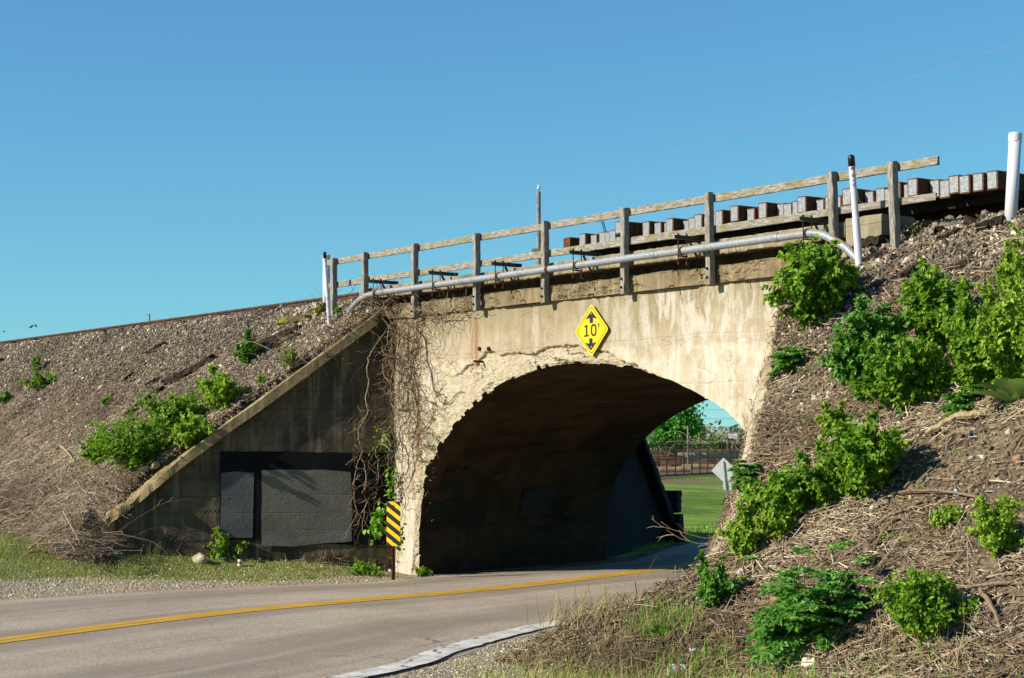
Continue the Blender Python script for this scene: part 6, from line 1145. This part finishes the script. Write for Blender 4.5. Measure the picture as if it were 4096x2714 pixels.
k2 = k & (df > 2.4) & (fbm(p2(X_, Y_), .8, 3, 82) > .02) & (r.random(n_) < .4); blades('verge_grass', 'taller tufts of grass at the foot of the bank', X_[k2], Y_[k2], .19, .009, 'grass', r)
k3 = k & (r.random(n_) < .10); blades('dry_grass', 'dead straw blades in the verge below the wing wall', X_[k3] + .03, Y_[k3], .12, .007, 'dry_grass', r)
n_ = 80000; X_ = -1.5 + 8 * r.random(n_); Y_ = 11 + 12 * r.random(n_); dn = -sdist(X_, Y_, NEARs); s_, t_ = st(X_, Y_); zb = zR(s_, t_); k = (dn > .35) & (zb < .55 + .25 * fbm(p2(X_, Y_), .8, 3, 83)) & (r.random(n_) < np.interp(dn + .9 * fbm(p2(X_, Y_), .8, 3, 84), [.4, 1.3, 2.2], [.03, .45, 1]) * np.interp(X_, [1.6, 3.0], [1, .12]))
blades('near_grass', 'green grass at the foot of the right bank beside the road', X_[k], Y_[k], .085, .007, 'grass', r)
k2 = k & (fbm(p2(X_, Y_), .6, 3, 85) > .12); blades('near_grass', 'taller bright grass tufts at the bottom right', X_[k2], Y_[k2], .20, .007, 'lawn', r)
k3 = k & (r.random(n_) < .12); blades('dry_grass', 'straw-coloured dead grass at the foot of the right bank', X_[k3], Y_[k3], .22, .006, 'dry_grass', r, .8)
# low weeds sprinkled over both banks and the verge; chips of bark and dead leaf
def weeds(name, label, s_, t_, zf, m_, size, spread, mat):
    P = np.repeat(wd(s_, t_, zf(s_, t_)), m_, 0); n2 = len(P); P = P + r.normal(0, spread, (n2, 3)) * A([1, 1, .35]) + A([0, 0, spread * .3]); b = MB(); add_leaves(b, P, r.normal(size=(n2, 3)) * A([1, 1, .4]) + A([0, 0, .25]), A([-.3, -.3, .9]), size, r, (1.1, 1)); tag(b.build(name, M[mat]), label, 'weeds', None, 'stuff')
n_ = 130; t_ = -.6 - 6 * r.random(n_); weeds('low_weeds', 'low green weeds sprinkled over the right bank', sbR(t_) + .2 + 8 * r.random(n_), t_, zR, 22, .028, .055, 'leaf_yel')
n_ = 70; t_ = -5.4 * r.random(n_) - .2; weeds('low_weeds', 'low green weeds sprinkled over the left bank', sbL(t_) - .3 - 14 * r.random(n_) ** 1.2, t_, zL, 16, .028, .05, 'leaf')
n_ = 26000; t_ = .0 - 7.2 * r.random(n_) ** .8; stalks('bark_chips', 'chips of bark and dead leaf littering the right bank', sbR(t_) + 9 * r.random(n_) - .3, t_, zR, .045, .014, r, rise=.03)
n_ = 26000; t_ = -.3 - 5.6 * r.random(n_) ** .8; stalks('bark_chips', 'chips of bark and dead leaf littering the left bank', sbL(t_) - 20 * r.random(n_) ** 1.2, t_, zL, .05, .015, r, rise=.03, mat='stalk_dark')
# the dry tuft by the edge line and tall seed stalks
def tuft(label, u, v, hpx, n2, mat, seed, spread=.12, name='grass_tuft'):
    p = hit(u, v); rr = np.random.default_rng(seed); h = size_at(p, hpx); b = MB()
    for i in range(n2): a = rr.random() * 6.28; d = unit(A([math.cos(a) * .5 + .25, math.sin(a) * .4, 1.0])); P = p + rr.normal(0, spread, 3) * A([1, 1, 0]) + d * (np.linspace(0, 1, 6) * h * (.5 + .6 * rr.random()))[:, None] + A([.4, 0, -.25]) * (np.linspace(0, 1, 6) ** 2 * h * .5 * rr.random())[:, None]; b.add(*tube(P, np.linspace(.0035, .0012, 6), 3), rr.random())
    T = thing(name, label, 'grass', p, 'grass tufts'); b.build('blades', M[mat], T, kind='stuff')
tuft('dry straw-coloured grass tuft at the end of the white edge line', 2290, 2500, 150, 90, 'dry_grass', 921, .22); tuft('second straw tuft right of the first at the road edge', 2420, 2460, 120, 60, 'dry_grass', 922, .2); tuft('tall dry seed stalks rising from the grass by the road', 2480, 2590, 260, 7, 'dry_grass', 923, .2); tuft('tall green blades right of the white wrapper', 2870, 2650, 120, 40, 'lawn', 924, .1); tuft('bright grass clump beside the lying can', 2800, 2690, 110, 120, 'lawn', 925, .25); tuft('tall dry grass stalks before the large feathery plant', 3130, 2620, 180, 8, 'dry_grass', 926, .15); tuft('sparse grass stalks at the toe of the left bank', 260, 2210, 110, 22, 'dry_grass', 927, .3); tuft('grass stalks at the wing wall foot', 620, 2240, 90, 26, 'grass', 928, .25)
n_ = 45000; X_ = 1.5 + 16 * r.random(n_); Y_ = 36 + 80 * r.random(n_) ** 1.6; df = sdist(X_, Y_, FARs); s_, t_ = st(X_, Y_); k = (df > .2) & (t_ > 5.3) & (s_ > sbL(t_) + .1); blades('lawn_grass', 'mown green lawn beyond the tunnel', X_[k], Y_[k], .10, .02, 'lawn', r)
for kk_, (u, v) in enumerate(((236, 2255), (573, 2288), (585, 2284), (1580, 2310), (1590, 2312))):
    p = hit(u, v); T = thing('dandelion', 'yellow dandelion in the verge grass, %s from the left' % ordinal(kk_), 'flower', p, 'dandelions in the verge'); b = MB(); b.add(*tube([p, p + E3 * .07], .003, 4)); b.build('stem', M['stem'], T); b = MB(); b.add(*lathe([(.001, .065), (.018, .07), (.026, .08), (.014, .086), (.001, .088)], p, E3, 10)); b.build('flower_head', M['flower'], T)
